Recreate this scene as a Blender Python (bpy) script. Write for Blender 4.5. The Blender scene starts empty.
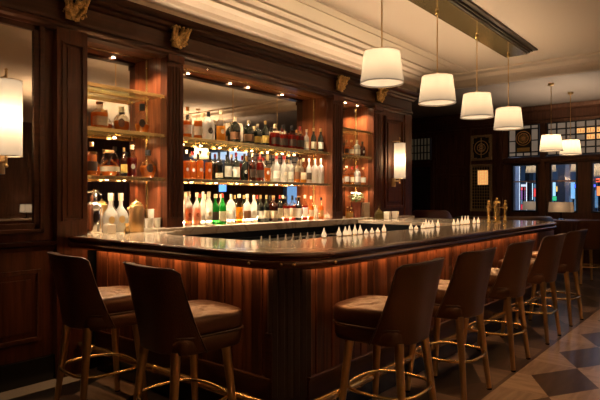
import bpy, bmesh, math, random
from mathutils import Vector, Matrix
random.seed(7)
PI = math.pi
SC = bpy.context.scene
COL = SC.collection

# ------------------------------------------------------------------ camera / world / exposure
H = 1.40; FPX = 546.0
ANG = math.atan2(445.0, 546.0)            # angle between view axis and +X
FX, FY = math.cos(ANG), math.sin(ANG)     # forward
RX, RY = math.sin(ANG), -math.cos(ANG)    # right
cd = bpy.data.cameras.new('camera'); cam = bpy.data.objects.new('camera', cd); COL.objects.link(cam)
cd.sensor_width = 36.0; cd.lens = FPX * 36.0 / 600.0; cd.shift_y = -2.0 / 600.0
cd.clip_start = 0.05; cd.clip_end = 200
cam.location = (0, 0, H)
cam.rotation_euler = (PI / 2, 0, ANG - PI / 2)
SC.camera = cam
SC.view_settings.view_transform = 'Standard'; SC.view_settings.look = 'None'
SC.view_settings.gamma = 1.0; SC.view_settings.use_curve_mapping = False
SC.view_settings.exposure = 0.0
SC.cycles.max_bounces = 10; SC.cycles.transparent_max_bounces = 24
SC.cycles.glossy_bounces = 5; SC.cycles.diffuse_bounces = 4; SC.cycles.transmission_bounces = 6
SC.cycles.sample_clamp_indirect = 40.0
SC.cycles.caustics_reflective = False; SC.cycles.caustics_refractive = False
w = bpy.data.worlds.new('world'); SC.world = w; w.use_nodes = True
w.node_tree.nodes['Background'].inputs[0].default_value = (0.05, 0.08, 0.16, 1)
w.node_tree.nodes['Background'].inputs[1].default_value = 0.5
E_PEND = 25.0; E_SCONCE = 26.0; E_NOSE = 12.5; E_SHELF = 95.0; E_COUNTER = 55.0; E_SOFFIT = 45.0; E_ROOM_FILL = 215.0; E_COVE = 19.0
WARM = (1.0, 0.62, 0.28); WARM2 = (1.0, 0.75, 0.50)

def atpx(px, Y):                # X on the plane of given depth Y along the sight line of a photo column
    k = (px - 300.0) / FPX
    return (Y * (-RY) + k * FY * Y) / (RX - k * FX)
def dep(X, Y): return X * FX + Y * FY
def zat(py, X, Y): return H - (py - 198.0) * dep(X, Y) / FPX

# ------------------------------------------------------------------ materials
def nmat(name):
    m = bpy.data.materials.new(name); m.use_nodes = True
    nt = m.node_tree; return m, nt, nt.nodes['Principled BSDF']
def simple(name, col, rough=0.5, metal=0.0, bump=0.0, bscale=60, emis=None, estr=0, coat=0.0, var=0.0):
    m, nt, b = nmat(name)
    b.inputs['Base Color'].default_value = (*col, 1); b.inputs['Roughness'].default_value = rough
    b.inputs['Metallic'].default_value = metal; b.inputs['Coat Weight'].default_value = coat
    if emis: b.inputs['Emission Color'].default_value = (*emis, 1); b.inputs['Emission Strength'].default_value = estr
    g = nt.nodes.new('ShaderNodeNewGeometry')
    n = nt.nodes.new('ShaderNodeTexNoise'); n.inputs['Scale'].default_value = bscale
    nt.links.new(g.outputs['Position'], n.inputs['Vector'])
    if bump:
        bp = nt.nodes.new('ShaderNodeBump'); bp.inputs['Strength'].default_value = bump; bp.inputs['Distance'].default_value = 0.004
        nt.links.new(n.outputs['Fac'], bp.inputs['Height']); nt.links.new(bp.outputs['Normal'], b.inputs['Normal'])
    if var:
        r = nt.nodes.new('ShaderNodeMapRange'); r.inputs['To Min'].default_value = 1 - var; r.inputs['To Max'].default_value = 1 + var
        r.inputs['From Min'].default_value = .3; r.inputs['From Max'].default_value = .7
        nt.links.new(n.outputs['Fac'], r.inputs['Value'])
        mx = nt.nodes.new('ShaderNodeVectorMath'); mx.operation = 'SCALE'; mx.inputs[0].default_value = col
        nt.links.new(r.outputs['Result'], mx.inputs['Scale']); nt.links.new(mx.outputs[0], b.inputs['Base Color'])
    return m
def wood(name, dark, light, rough=0.32, stretch=(14, 14, 0.9), coat=0.22, plank=0.0):
    m, nt, b = nmat(name); N = nt.nodes; L = nt.links
    g = N.new('ShaderNodeNewGeometry')
    mp = N.new('ShaderNodeMapping'); mp.inputs['Scale'].default_value = stretch
    L.new(g.outputs['Position'], mp.inputs['Vector'])
    n = N.new('ShaderNodeTexNoise'); n.inputs['Scale'].default_value = 2.2; n.inputs['Detail'].default_value = 8; n.inputs['Distortion'].default_value = .6
    L.new(mp.outputs[0], n.inputs['Vector'])
    fac = n.outputs['Fac']
    if plank:
        sx = N.new('ShaderNodeSeparateXYZ'); L.new(g.outputs['Position'], sx.inputs[0])
        ad = N.new('ShaderNodeMath'); ad.operation = 'ADD'; L.new(sx.outputs[0], ad.inputs[0]); L.new(sx.outputs[1], ad.inputs[1])
        dv = N.new('ShaderNodeMath'); dv.operation = 'DIVIDE'; L.new(ad.outputs[0], dv.inputs[0]); dv.inputs[1].default_value = plank
        fl = N.new('ShaderNodeMath'); fl.operation = 'FLOOR'; L.new(dv.outputs[0], fl.inputs[0])
        wn = N.new('ShaderNodeTexWhiteNoise'); wn.noise_dimensions = '1D'; L.new(fl.outputs[0], wn.inputs['W'])
        mm = N.new('ShaderNodeMath'); mm.operation = 'MULTIPLY_ADD'; L.new(wn.outputs['Value'], mm.inputs[0]); mm.inputs[1].default_value = .36
        sb = N.new('ShaderNodeMath'); sb.operation = 'SUBTRACT'; L.new(fac, sb.inputs[0]); sb.inputs[1].default_value = .18
        L.new(sb.outputs[0], mm.inputs[2]); fac = mm.outputs[0]
    cr = N.new('ShaderNodeValToRGB'); cr.color_ramp.elements[0].position = .32; cr.color_ramp.elements[1].position = .70
    cr.color_ramp.elements[0].color = (*dark, 1); cr.color_ramp.elements[1].color = (*light, 1)
    L.new(fac, cr.inputs['Fac']); L.new(cr.outputs['Color'], b.inputs['Base Color'])
    b.inputs['Roughness'].default_value = rough; b.inputs['Coat Weight'].default_value = coat; b.inputs['Coat Roughness'].default_value = .18; b.inputs['Specular Tint'].default_value = (1, .62, .42, 1); b.inputs['Coat Tint'].default_value = (1, .80, .66, 1)
    bp = N.new('ShaderNodeBump'); bp.inputs['Strength'].default_value = .12; bp.inputs['Distance'].default_value = .003
    L.new(n.outputs['Fac'], bp.inputs['Height']); L.new(bp.outputs['Normal'], b.inputs['Normal'])
    return m
def marble(name, base, vein, rough=0.1, scale=2.0):
    m, nt, b = nmat(name); N = nt.nodes; L = nt.links
    g = N.new('ShaderNodeNewGeometry')
    n = N.new('ShaderNodeTexNoise'); n.inputs['Scale'].default_value = scale; n.inputs['Detail'].default_value = 9; n.inputs['Distortion'].default_value = 1.6
    L.new(g.outputs['Position'], n.inputs['Vector'])
    cr = N.new('ShaderNodeValToRGB'); e = cr.color_ramp.elements
    e[0].position = .35; e[0].color = (*base, 1); e[1].position = .6; e[1].color = (*base, 1)
    v = e.new(.5); v.color = (*vein, 1); v2 = e.new(.46); v2.color = (*base, 1); v3 = e.new(.54); v3.color = (*base, 1)
    L.new(n.outputs['Fac'], cr.inputs['Fac']); L.new(cr.outputs['Color'], b.inputs['Base Color'])
    b.inputs['Roughness'].default_value = rough
    return m
def glass(name, tint, gloss=0.10, rough=0.02, body=None, bodyfac=0.0):
    m = bpy.data.materials.new(name); m.use_nodes = True; nt = m.node_tree; N = nt.nodes; L = nt.links
    for x in list(N): N.remove(x)
    o = N.new('ShaderNodeOutputMaterial'); t = N.new('ShaderNodeBsdfTransparent'); t.inputs[0].default_value = (*tint, 1)
    gl = N.new('ShaderNodeBsdfGlossy'); gl.inputs['Roughness'].default_value = rough
    lw = N.new('ShaderNodeLayerWeight'); lw.inputs['Blend'].default_value = .25
    ma = N.new('ShaderNodeMath'); ma.operation = 'MULTIPLY_ADD'; ma.inputs[1].default_value = .5; ma.inputs[2].default_value = gloss * .5
    ma.use_clamp = True
    L.new(lw.outputs['Fresnel'], ma.inputs[0])
    src = t.outputs[0]
    if bodyfac:
        tr = N.new('ShaderNodeBsdfTranslucent'); tr.inputs[0].default_value = (*body, 1)
        df = N.new('ShaderNodeBsdfDiffuse'); df.inputs[0].default_value = (*body, 1)
        m0 = N.new('ShaderNodeMixShader'); m0.inputs[0].default_value = .4; L.new(tr.outputs[0], m0.inputs[1]); L.new(df.outputs[0], m0.inputs[2])
        m1 = N.new('ShaderNodeMixShader'); m1.inputs[0].default_value = bodyfac; L.new(t.outputs[0], m1.inputs[1]); L.new(m0.outputs[0], m1.inputs[2]); src = m1.outputs[0]
    mx = N.new('ShaderNodeMixShader'); L.new(ma.outputs[0], mx.inputs[0]); L.new(src, mx.inputs[1]); L.new(gl.outputs[0], mx.inputs[2])
    L.new(mx.outputs[0], o.inputs['Surface'])
    return m
def emit(name, col, s):
    m = bpy.data.materials.new(name); m.use_nodes = True; nt = m.node_tree; N = nt.nodes
    for x in list(N): N.remove(x)
    o = N.new('ShaderNodeOutputMaterial'); e = N.new('ShaderNodeEmission'); e.inputs[0].default_value = (*col, 1); e.inputs[1].default_value = s
    nt.links.new(e.outputs[0], o.inputs['Surface']); return m
def shade_mat(name, col, es):
    m = bpy.data.materials.new(name); m.use_nodes = True; nt = m.node_tree; N = nt.nodes; L = nt.links
    for x in list(N): N.remove(x)
    o = N.new('ShaderNodeOutputMaterial'); t = N.new('ShaderNodeBsdfTranslucent'); t.inputs[0].default_value = (*col, 1)
    d = N.new('ShaderNodeBsdfDiffuse'); d.inputs[0].default_value = (*col, 1)
    mx = N.new('ShaderNodeMixShader'); mx.inputs[0].default_value = .45; L.new(t.outputs[0], mx.inputs[1]); L.new(d.outputs[0], mx.inputs[2])
    e = N.new('ShaderNodeEmission'); e.inputs[0].default_value = (1, .74, .50, 1); e.inputs[1].default_value = es
    a = N.new('ShaderNodeAddShader'); L.new(mx.outputs[0], a.inputs[0]); L.new(e.outputs[0], a.inputs[1])
    L.new(a.outputs[0], o.inputs['Surface']); return m

M = {}
M['wood'] = wood('dark_mahogany', (.032, .0100, .0050), (.105, .031, .0135))
M['wood_h'] = wood('dark_mahogany_rail', (.020, .0068, .0036), (.060, .019, .009), stretch=(.9, .9, 16))
M['wood_far'] = wood('dark_far_panelling', (.050, .022, .014), (.11, .048, .029), rough=.45, coat=.15)
M['alcove'] = wood('red_mahogany_alcove', (.11, .030, .011), (.27, .080, .030), rough=.30)
M['plank'] = wood('bar_front_planks', (.038, .013, .006), (.20, .066, .028), rough=.36, plank=.083, coat=.2)
M['nosing'] = wood('polished_nosing', (.030, .010, .005), (.085, .028, .014), rough=.20, stretch=(.9, .9, 16), coat=.8)
M['post'] = simple('black_fluted_post', (.026, .011, .007), .35, coat=.3)
M['black'] = simple('black_gloss', (.006, .006, .006), .22)
M['pit'] = simple('black_steel', (.012, .012, .013), .3, .6)
M['steel'] = simple('brushed_steel', (.30, .29, .27), .28, 1.0)
M['chrome'] = simple('polished_chrome', (.75, .72, .68), .08, 1.0)
M['brass'] = simple('polished_brass', (.80, .54, .22), .25, .88)
M['brass_dark'] = simple('aged_brass', (.66, .42, .19), .30, .95)
M['gold'] = simple('old_gilt', (.70, .44, .16), .4, .55, bump=.5, bscale=90, var=.3)
M['leather'] = simple('brown_leather', (.044, .0140, .0068), .30, bump=.45, bscale=160, coat=.0, var=.25)
M['leather'].node_tree.nodes['Principled BSDF'].inputs['Specular Tint'].default_value = (1, .62, .38, 1)
M['leather'].node_tree.nodes['Principled BSDF'].inputs['Specular IOR Level'].default_value = 1.0
M['leather_red'] = simple('oxblood_leather', (.085, .020, .012), .4, bump=.3, bscale=120)
M['piping'] = simple('leather_piping', (.075, .030, .015), .35)
M['marble'] = marble('bar_marble', (.58, .46, .33), (.49, .38, .265), .11)
M['slab'] = marble('back_counter_marble', (.50, .42, .33), (.34, .26, .19), .25)
M['stone'] = simple('pale_floor_stone', (.34, .27, .19), .4, var=.1)
M['plaster'] = simple('cream_plaster', (.60, .485, .37), .75, bump=.05, bscale=25)
M['plaster_dimlit'] = simple('window_light_plaster', (.26, .22, .20), .8)  # grey tone stands in for the cool window light on the far ceiling
M['mirror'] = simple('mirror_glass', (.86, .78, .67), .015, 1.0)
M['shelfglass'] = glass('shelf_glass', (.90, .93, .84), .25)
M['glass'] = glass('clear_glass', (.95, .93, .88), .06)
M['pane'] = glass('window_glass', (.93, .95, .96), .08)
M['white'] = simple('white_ceramic', (.75, .68, .58), .25)
M['frost'] = glass('frosted_glass', (.95, .92, .86), .12, .1, (.95, .90, .80), .55)
M['clearlit'] = glass('clear_spirit', (.96, .93, .88), .2, .05, (.95, .90, .82), .45)
M['amber'] = glass('amber_liquid', (.95, .42, .08), .1, .03, (.95, .33, .05), .6)
M['orange'] = glass('orange_liquid', (.98, .42, .08), .1, .03, (.98, .37, .06), .6)
M['red'] = glass('red_liquid', (.60, .05, .02), .1, .03, (.36, .028, .015), .55)
M['honey'] = glass('honey_liquid', (.98, .60, .12), .1, .03, (.98, .48, .07), .6)
M['green'] = glass('green_glass', (.05, .45, .10), .15, .03, (.03, .35, .06), .5)
M['darkglass'] = simple('dark_bottle_glass', (.008, .010, .006), .06, coat=1)
M['brownglass'] = glass('brown_glass', (.25, .07, .02), .2, .03, (.16, .04, .015), .5)
M['label'] = simple('cream_label', (.72, .60, .42), .6, var=.12, bscale=40)
M['label_w'] = simple('white_label', (.80, .76, .68), .6, var=.08, bscale=40)
M['label_y'] = simple('yellow_label', (.75, .50, .12), .6, var=.1, bscale=40)
M['label_d'] = simple('dark_label', (.06, .035, .02), .5)
M['label_b'] = simple('brown_label', (.20, .09, .04), .5)
M['label_g'] = simple('gold_label', (.55, .35, .12), .4, .4)
M['cap_gold'] = simple('gold_foil', (.75, .50, .20), .3, .8)
M['cap_black'] = simple('black_cap', (.012, .010, .010), .35)
M['cap_red'] = simple('red_cap', (.40, .03, .02), .35)
M['cap_cream'] = simple('cream_cap', (.72, .55, .34), .5)
M['cork'] = simple('cork_wood', (.45, .24, .10), .6, var=.2)
M['shade'] = shade_mat('linen_shade', (.095, .080, .060), .24)
M['shade_diff'] = shade_mat('shade_diffuser', (.40, .36, .29), .5)
M['shade_sc'] = shade_mat('sconce_linen', (.19, .16, .12), .34)
M['shade_dim'] = shade_mat('table_lamp_linen', (.55, .40, .26), .05)
M['bulb'] = emit('bulb', (1, .78, .5), 25)
M['puck'] = emit('puck_light', (1, .80, .52), 40)
M['candle'] = simple('glowing_cone', (.7, .6, .45), .3, emis=(1, .68, .38), estr=.75)
M['led'] = emit('led_strip', (1, .62, .28), 5)
M['leaf'] = simple('green_leaves', (.05, .14, .03), .5, var=.3)
M['petal'] = simple('white_petals', (.80, .80, .62), .6)
M['copper'] = simple('dark_red_vase', (.22, .055, .03), .25, .5)
M['olive'] = simple('olive_brass', (.12, .09, .03), .3, .7)

# ------------------------------------------------------------------ mesh helpers
def B(): return bmesh.new()
def box(bm, x0, y0, z0, x1, y1, z1):
    v = [bm.verts.new(p) for p in ((x0,y0,z0),(x1,y0,z0),(x1,y1,z0),(x0,y1,z0),(x0,y0,z1),(x1,y0,z1),(x1,y1,z1),(x0,y1,z1))]
    for f in ((0,3,2,1),(4,5,6,7),(0,1,5,4),(1,2,6,5),(2,3,7,6),(3,0,4,7)): bm.faces.new([v[i] for i in f])
def ring(bm, c, ax, r, n, ref=None):
    ax = Vector(ax).normalized()
    if ref is None: ref = Vector((0,0,1)) if abs(ax.z) < .9 else Vector((1,0,0))
    a = ax.cross(ref).normalized(); b = ax.cross(a)
    return [bm.verts.new(Vector(c) + a*(r*math.cos(2*PI*i/n)) + b*(r*math.sin(2*PI*i/n))) for i in range(n)]
def skin(bm, R, close=False, caps=True):
    n = len(R[0]); m = len(R)
    for j in range(m if close else m-1):
        A, C = R[j], R[(j+1) % m]
        for i in range(n): bm.faces.new((A[i], A[(i+1)%n], C[(i+1)%n], C[i]))
    if caps and not close:
        bm.faces.new(list(reversed(R[0]))); bm.faces.new(R[-1])
def tube(bm, pts, r, n=10, close=False):
    pts = [Vector(p) for p in pts]; m = len(pts); R = []
    rs = r if isinstance(r, (list, tuple)) else [r]*m
    for i, p in enumerate(pts):
        if close: t = pts[(i+1)%m] - pts[(i-1)%m]
        else: t = pts[min(i+1,m-1)] - pts[max(i-1,0)]
        R.append(ring(bm, p, t, rs[i], n))
    skin(bm, R, close)
def lathe(bm, prof, n=20, c=(0,0,0), sq=0, flat=1.0):
    R = []
    for r, z in prof:
        r = max(r, .0006); L = []
        for i in range(n):
            a = 2*PI*i/n; k = 1.0
            if sq:
                ca, sa = abs(math.cos(a)), abs(math.sin(a)); k = (ca**sq + sa**sq) ** (-1.0/sq)
            L.append(bm.verts.new((c[0] + r*k*math.cos(a), c[1] + r*k*math.sin(a)*flat, c[2] + z)))
        R.append(L)
    skin(bm, R)
def prism(bm, poly, z0, z1):
    a = [bm.verts.new((x, y, z0)) for x, y in poly]; b = [bm.verts.new((x, y, z1)) for x, y in poly]
    n = len(poly)
    bm.faces.new(list(reversed(a))); bm.faces.new(b)
    for i in range(n): bm.faces.new((a[i], a[(i+1)%n], b[(i+1)%n], b[i]))
def extr(bm, prof, axis, a0, a1):
    """profile of (u, z) swept along X or Y; u is the other horizontal axis"""
    def P(u, z, a): return (a, u, z) if axis == 'x' else (u, a, z)
    A = [bm.verts.new(P(u, z, a0)) for u, z in prof]; C = [bm.verts.new(P(u, z, a1)) for u, z in prof]
    n = len(prof)
    for i in range(n): bm.faces.new((A[i], A[(i+1)%n], C[(i+1)%n], C[i]))
    bm.faces.new(A); bm.faces.new(list(reversed(C)))
def sweep(bm, path, prof, closed=False):
    """profile (offset outward to the left of travel, z) swept on a horizontal path with mitred corners"""
    m = len(path); R = []
    for i in range(m):
        p = Vector(path[i])
        d0 = (p - Vector(path[i-1])).normalized() if (i > 0 or closed) else None
        d1 = (Vector(path[(i+1)%m]) - p).normalized() if (i < m-1 or closed) else None
        d0 = d0 or d1; d1 = d1 or d0
        n0 = Vector((-d0.y, d0.x)); n1 = Vector((-d1.y, d1.x)); nn = (n0+n1).normalized(); s = 1/max(.5, nn.dot(n0))
        R.append([bm.verts.new((p.x + nn.x*u*s, p.y + nn.y*u*s, z)) for u, z in prof])
    skin(bm, R, closed)
def sphere(bm, c, r, s=10, sz=1.0):
    prof = [(r*math.sin(PI*i/s), -r*sz*math.cos(PI*i/s)) for i in range(s+1)]
    lathe(bm, prof, s*2, c)
def arc(cx, cy, r, a0, a1, n=10):
    return [(cx + r*math.cos(math.radians(a0 + (a1-a0)*i/n)), cy + r*math.sin(math.radians(a0 + (a1-a0)*i/n))) for i in range(n+1)]

def obj(name, bm, mat, parent=None, smooth=False, bevel=0.0, seg=2, sub=0, auto=None):
    bmesh.ops.recalc_face_normals(bm, faces=bm.faces[:])
    me = bpy.data.meshes.new(name); bm.to_mesh(me); bm.free()
    for mm in (mat if isinstance(mat, list) else [mat]): me.materials.append(mm)
    if smooth:
        me.polygons.foreach_set('use_smooth', [True]*len(me.polygons))
        if auto is not None:
            me.set_sharp_from_angle(angle=math.radians(auto))
    o = bpy.data.objects.new(name, me); COL.objects.link(o)
    if parent: o.parent = parent
    if bevel:
        b = o.modifiers.new('bevel', 'BEVEL'); b.width = bevel; b.segments = seg; b.limit_method = 'ANGLE'; b.angle_limit = math.radians(35)
    if sub:
        s = o.modifiers.new('sub', 'SUBSURF'); s.levels = sub; s.render_levels = sub
    return o
def tag(o, label, cat, group=None, kind=None):
    o['label'] = label; o['category'] = cat
    if group: o['group'] = group
    if kind: o['kind'] = kind
    return o
def thing(name, label, cat, loc=(0,0,0), rz=0, group=None):
    o = bpy.data.objects.new(name, None); COL.objects.link(o); o.location = loc; o.rotation_euler = (0,0,rz); o.empty_display_size = .1
    return tag(o, label, cat, group)
def struct(name, bm, mat, label=None, **k):
    o = obj(name, bm, mat, **k); o['kind'] = 'structure'
    if label: o['label'] = label
    return o
def at(o, loc, rz=0): o.location = loc; o.rotation_euler = (0,0,rz); return o
def dup(root, loc, rz=0, label=None, group=None, scale=None):
    r = root.copy(); COL.objects.link(r); r.location = loc; r.rotation_euler = (0,0,rz)
    if label: r['label'] = label
    if group: r['group'] = group
    if scale: r.scale = scale
    for ch in list(root.children):
        c = ch.copy(); COL.objects.link(c); c.parent = r
        for g in list(ch.children):
            d = g.copy(); COL.objects.link(d); d.parent = c
    return r
def area(name, loc, rot, sx, sy, e, col=WARM, parent=None):
    l = bpy.data.lights.new(name, 'AREA'); l.shape = 'RECTANGLE'; l.size = sx; l.size_y = sy; l.energy = e; l.color = col
    o = bpy.data.objects.new(name, l); COL.objects.link(o); o.location = loc; o.rotation_euler = rot
    if parent: o.parent = parent
    return o
def point(name, loc, e, col=WARM2, r=.03, parent=None):
    l = bpy.data.lights.new(name, 'POINT'); l.energy = e; l.color = col; l.shadow_soft_size = r
    o = bpy.data.objects.new(name, l); COL.objects.link(o); o.location = loc
    if parent: o.parent = parent
    return o
def spot(name, loc, e, ang=100, col=WARM2, parent=None):
    l = bpy.data.lights.new(name, 'SPOT'); l.energy = e; l.color = col; l.spot_size = math.radians(ang); l.spot_blend = .6; l.shadow_soft_size = .012
    o = bpy.data.objects.new(name, l); COL.objects.link(o); o.location = loc
    if parent: o.parent = parent
    return o

# ------------------------------------------------------------------ room shell
XR = 12.2; XL = -3.0; YB = 7.2; YF = -6.0; ZC = 3.35
YP = 4.12                        # front plane of the back bar joinery
# floor: inlaid pattern is in the mesh
s = .48; dx = math.sqrt(3)*s
def clip(poly, y, keep_above):
    out = []
    for i in range(len(poly)):
        p, q = poly[i], poly[(i+1) % len(poly)]
        ip = (p[1] >= y) == keep_above; iq = (q[1] >= y) == keep_above
        if ip: out.append(p)
        if ip != iq:
            t = (y-p[1])/(q[1]-p[1]); out.append((p[0]+t*(q[0]-p[0]), y))
    return out
bm = B(); YL = 1.42
def fpoly(poly, z, mi):
    if len(poly) < 3: return
    c = [bm.verts.new((x, y, z)) for x, y in poly]
    try: f = bm.faces.new(c); f.material_index = mi
    except ValueError: pass
for r in range(-11, 10):
    for k in range(-14, 14):
        cx = 4.5 + dx*k + (dx/2 if r % 2 else 0); cy = .83 + 1.5*s*r
        V = [(cx + s*math.sin(math.radians(60*i)), cy + s*math.cos(math.radians(60*i))) for i in range(6)]
        C = (cx, cy)
        for mi, rh in enumerate(([V[0], V[1], C, V[5]], [V[1], V[2], V[3], C], [C, V[3], V[4], V[5]])):
            if max(p[0] for p in rh) > XR+.5 or min(p[0] for p in rh) < XL-.5 or min(p[1] for p in rh) < YF-.5 or max(p[1] for p in rh) > YB+.5: continue
            fpoly(clip(rh, YL, False), 0, mi)
            fpoly(clip(rh, YL+.03, True), 0, 3+mi)
box(bm, XL-.4, YL, -.05, XR+.4, YL+.03, .0006)
box(bm, XL-.4, YF-.3, -.12, XR+.4, YB+.3, -.04)
def fwood(n, a, b_, ang): 
    m = wood(n, a, b_, rough=.3, stretch=(9, 1.6, 9) if ang else (1.6, 9, 9), coat=.15); return m
FM = [fwood('floor_dark_walnut', (.040,.024,.017), (.085,.052,.036), 0), fwood('floor_tan_oak', (.38,.27,.18), (.60,.44,.31), 1),
      fwood('floor_warm_oak', (.31,.21,.14), (.50,.36,.245), 0), fwood('floor_black_marble', (.010,.009,.009), (.022,.019,.017), 0),
      fwood('floor_dark_oak', (.13,.085,.055), (.26,.18,.12), 1), fwood('floor_dark_ash', (.035,.022,.016), (.085,.056,.040), 0)]
struct('floor', bm, FM, 'geometric wood floor of dark and tan diamond blocks')
bm = B(); box(bm, XL, 3.96, -.02, 2.2, 4.15, .002)
struct('trim_1', bm, M['stone'], 'pale stone strip in the floor along the panelled wall')
# ceiling
bm = B(); box(bm, XL, YF, ZC, 8.55, YB, ZC+.15); struct('ceiling', bm, M['plaster'], 'cream plaster ceiling over the bar')
bm = B(); box(bm, 8.55, YF, ZC, XR+.2, YB, ZC+.15); c2 = struct('ceiling.001', bm, M['plaster_dimlit'], 'plaster ceiling beyond the moulding, cool window light painted in grey')
bm = B()   # crown moulding along the back bar, below the ceiling
prof = [(4.16,3.04),(4.09,3.04),(4.09,3.13),(4.07,3.15),(4.03,3.16),(4.02,3.20),(3.97,3.24),(3.90,3.26),(3.89,3.285),(3.82,3.30),(3.80,3.325),(3.70,3.33),(3.70,ZC),(4.16,ZC)]
extr(bm, prof, 'x', XL, 7.98); struct('trim_2', bm, M['plaster'], 'stepped cream crown moulding over the back bar')
for x in (.2, 2.8, 5.4): area('cove_light', (x+.6, 4.00, 3.05), (math.radians(-132), 0, 0), 2.5, .02, E_COVE/3, WARM2)   # LED tape lying on the cornice
bm = B(); extr(bm, [(3.30,3.335),(3.27,3.335),(3.27,3.351),(3.30,3.351)], 'x', XL, 8.2)
extr(bm, [(3.44,3.34),(3.42,3.34),(3.42,3.351),(3.44,3.351)], 'x', XL, 8.2); struct('trim_3', bm, M['plaster'], 'thin raised line on the ceiling')
bm = B(); extr(bm, [(8.15,ZC),(8.15,3.325),(8.30,3.32),(8.33,3.27),(8.42,3.25),(8.50,3.20),(8.60,3.19),(8.66,3.23),(8.72,3.25),(8.72,ZC)], 'y', YF, YB)
struct('trim_4', bm, M['plaster'], 'stepped plaster ceiling moulding crossing beyond the bar')
# walls
def panel(bm, ax, a0, a1, z0, z1, pos, t=.02, fr=.03, sgn=-1):
    """raised moulding frame + inner field; ax='x': wall running in X at Y=pos; sgn = direction out of the wall"""
    def bb(p0, p1, q0, q1, d0, d1):
        lo, hi = min(pos+sgn*d0, pos+sgn*d1), max(pos+sgn*d0, pos+sgn*d1)
        if ax == 'x': box(bm, p0, lo, q0, p1, hi, q1)
        else: box(bm, lo, p0, q0, hi, p1, q1)
    bb(a0, a0+fr, z0, z1, 0, t); bb(a1-fr, a1, z0, z1, 0, t); bb(a0+fr, a1-fr, z0, z0+fr, 0, t); bb(a0+fr, a1-fr, z1-fr, z1, 0, t)
    if a1-a0 > 6*fr: bb(a0+2.4*fr, a1-2.4*fr, z0+2.4*fr, z1-2.4*fr, 0, t*.6)
YW = 4.17
bm = B(); box(bm, XL, YW, 0, 2.10, YW+.2, ZC)
for a0, a1 in ((-2.6,-1.6), (-1.45,-.45), (-.3,.7), (.85,1.98)): panel(bm, 'x', a0, a1, .32, .86, YW)
struct('wall_back', bm, M['wood'], 'dark mahogany panelled wall left of the bar', bevel=.004)
bm = B(); extr(bm, [(YW+.01,1.00),(YW-.02,1.00),(YW-.025,1.03),(YW-.05,1.045),(YW-.055,1.07),(YW+.01,1.075)], 'x', XL, 2.10)
struct('trim_5', bm, M['wood_h'], 'dark wood chair rail below the wall mirror')
bm = B(); box(bm, XL, YW-.03, 0, 2.10, YW+.01, .19); struct('baseboard_back', bm, M['black'], 'tall black baseboard', bevel=.004)
bm = B(); box(bm, 7.86, YW+.05, 0, 8.0, YB, ZC); struct('wall_recess', bm, M['wood_far'])
bm = B(); box(bm, 7.9, YB, 0, XR, YB+.2, ZC); struct('wall_recess_back', bm, M['wood_far'])
bm = B(); box(bm, XL-.2, YF, 0, XL, YW+.2, ZC); struct('wall_left', bm, M['wood_far'])
bm = B(); box(bm, XL, YF-.2, 0, XR, YF, ZC)
for k in range(14): panel(bm, 'x', XL+.2+k*1.05, XL+1.1+k*1.05, .3, 1.0, YF, sgn=1); panel(bm, 'x', XL+.2+k*1.05, XL+1.1+k*1.05, 1.2, 2.6, YF, sgn=1)
struct('wall_front', bm, M['wood_far'], 'dark panelled wall behind the viewer, seen in the mirrors')
# right wall with window openings
wy = []                                   # (y0, y1) of windows
for i in range(11):
    yc = 3.69 - .78*i
    if i < 4: wy.append((yc-.27, yc+.27))
wy.append((-1.76, -1.15))
WZ0, WZ1 = 1.10, 2.13
bm = B()
box(bm, XR, YF, 0, XR+.2, YB, WZ0); box(bm, XR, YF, WZ1, XR+.2, YB, 2.28); box(bm, XR, YF, 2.98, XR+.2, YB, ZC)
edges = [YB, 4.08]
seg = sorted([(a, b) for a, b in wy])
prev = YF
for a, b in seg:
    if a - prev > .001: box(bm, XR, prev, WZ0, XR+.2, a, WZ1)
    prev = b
box(bm, XR, prev, WZ0, XR+.2, YB, WZ1)
# transom zone solid parts
box(bm, XR, 4.04, 2.28, XR+.2, 5.86, 2.98); box(bm, XR, 6.42, 2.28, XR+.2, YB, 2.98); box(bm, XR, 5.86, 2.86, XR+.2, 6.42, 2.98); box(bm, XR, 3.24, 2.28, XR+.2, 3.38, 2.98)
for (a, b) in ((4.18, 5.05),): pass
panel(bm, 'y', 4.98, 5.75, .35, 1.95, XR); panel(bm, 'y', 4.98, 5.75, 2.1, 2.95, XR)
for k in range(6): panel(bm, 'y', 3.4-k*1.0, 4.3-k*1.0, .3, .98, XR)
for a in (4.92, 4.20, 3.31): box(bm, XR-.05, a-.05, 0, XR, a+.05, 3.0)
struct('wall_right', bm, M['wood_far'], 'far dark panelled wall with the windows', bevel=.004)
bm = B(); extr(bm, [(XR,2.98),(XR-.05,2.98),(XR-.06,3.04),(XR-.03,3.06),(XR-.03,3.22),(XR-.10,3.26),(XR-.12,3.34),(XR,3.34)], 'y', YF, YB)
struct('trim_6', bm, M['wood_far'], 'dark wood cornice above the far windows')
bm = B(); extr(bm, [(XR,2.14),(XR-.06,2.16),(XR-.07,2.22),(XR-.03,2.26),(XR,2.27)], 'y', YF, 4.2)
struct('trim_7', bm, M['wood_far'], 'dark wood rail between windows and leaded transoms')
M['frame'] = simple('black_window_frame', (.010,.008,.008), .35)
M['rail'] = simple('lit_window_bar', (.75,.48,.30), .35)  # warm light falling on the glazing bar is put into its colour
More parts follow.
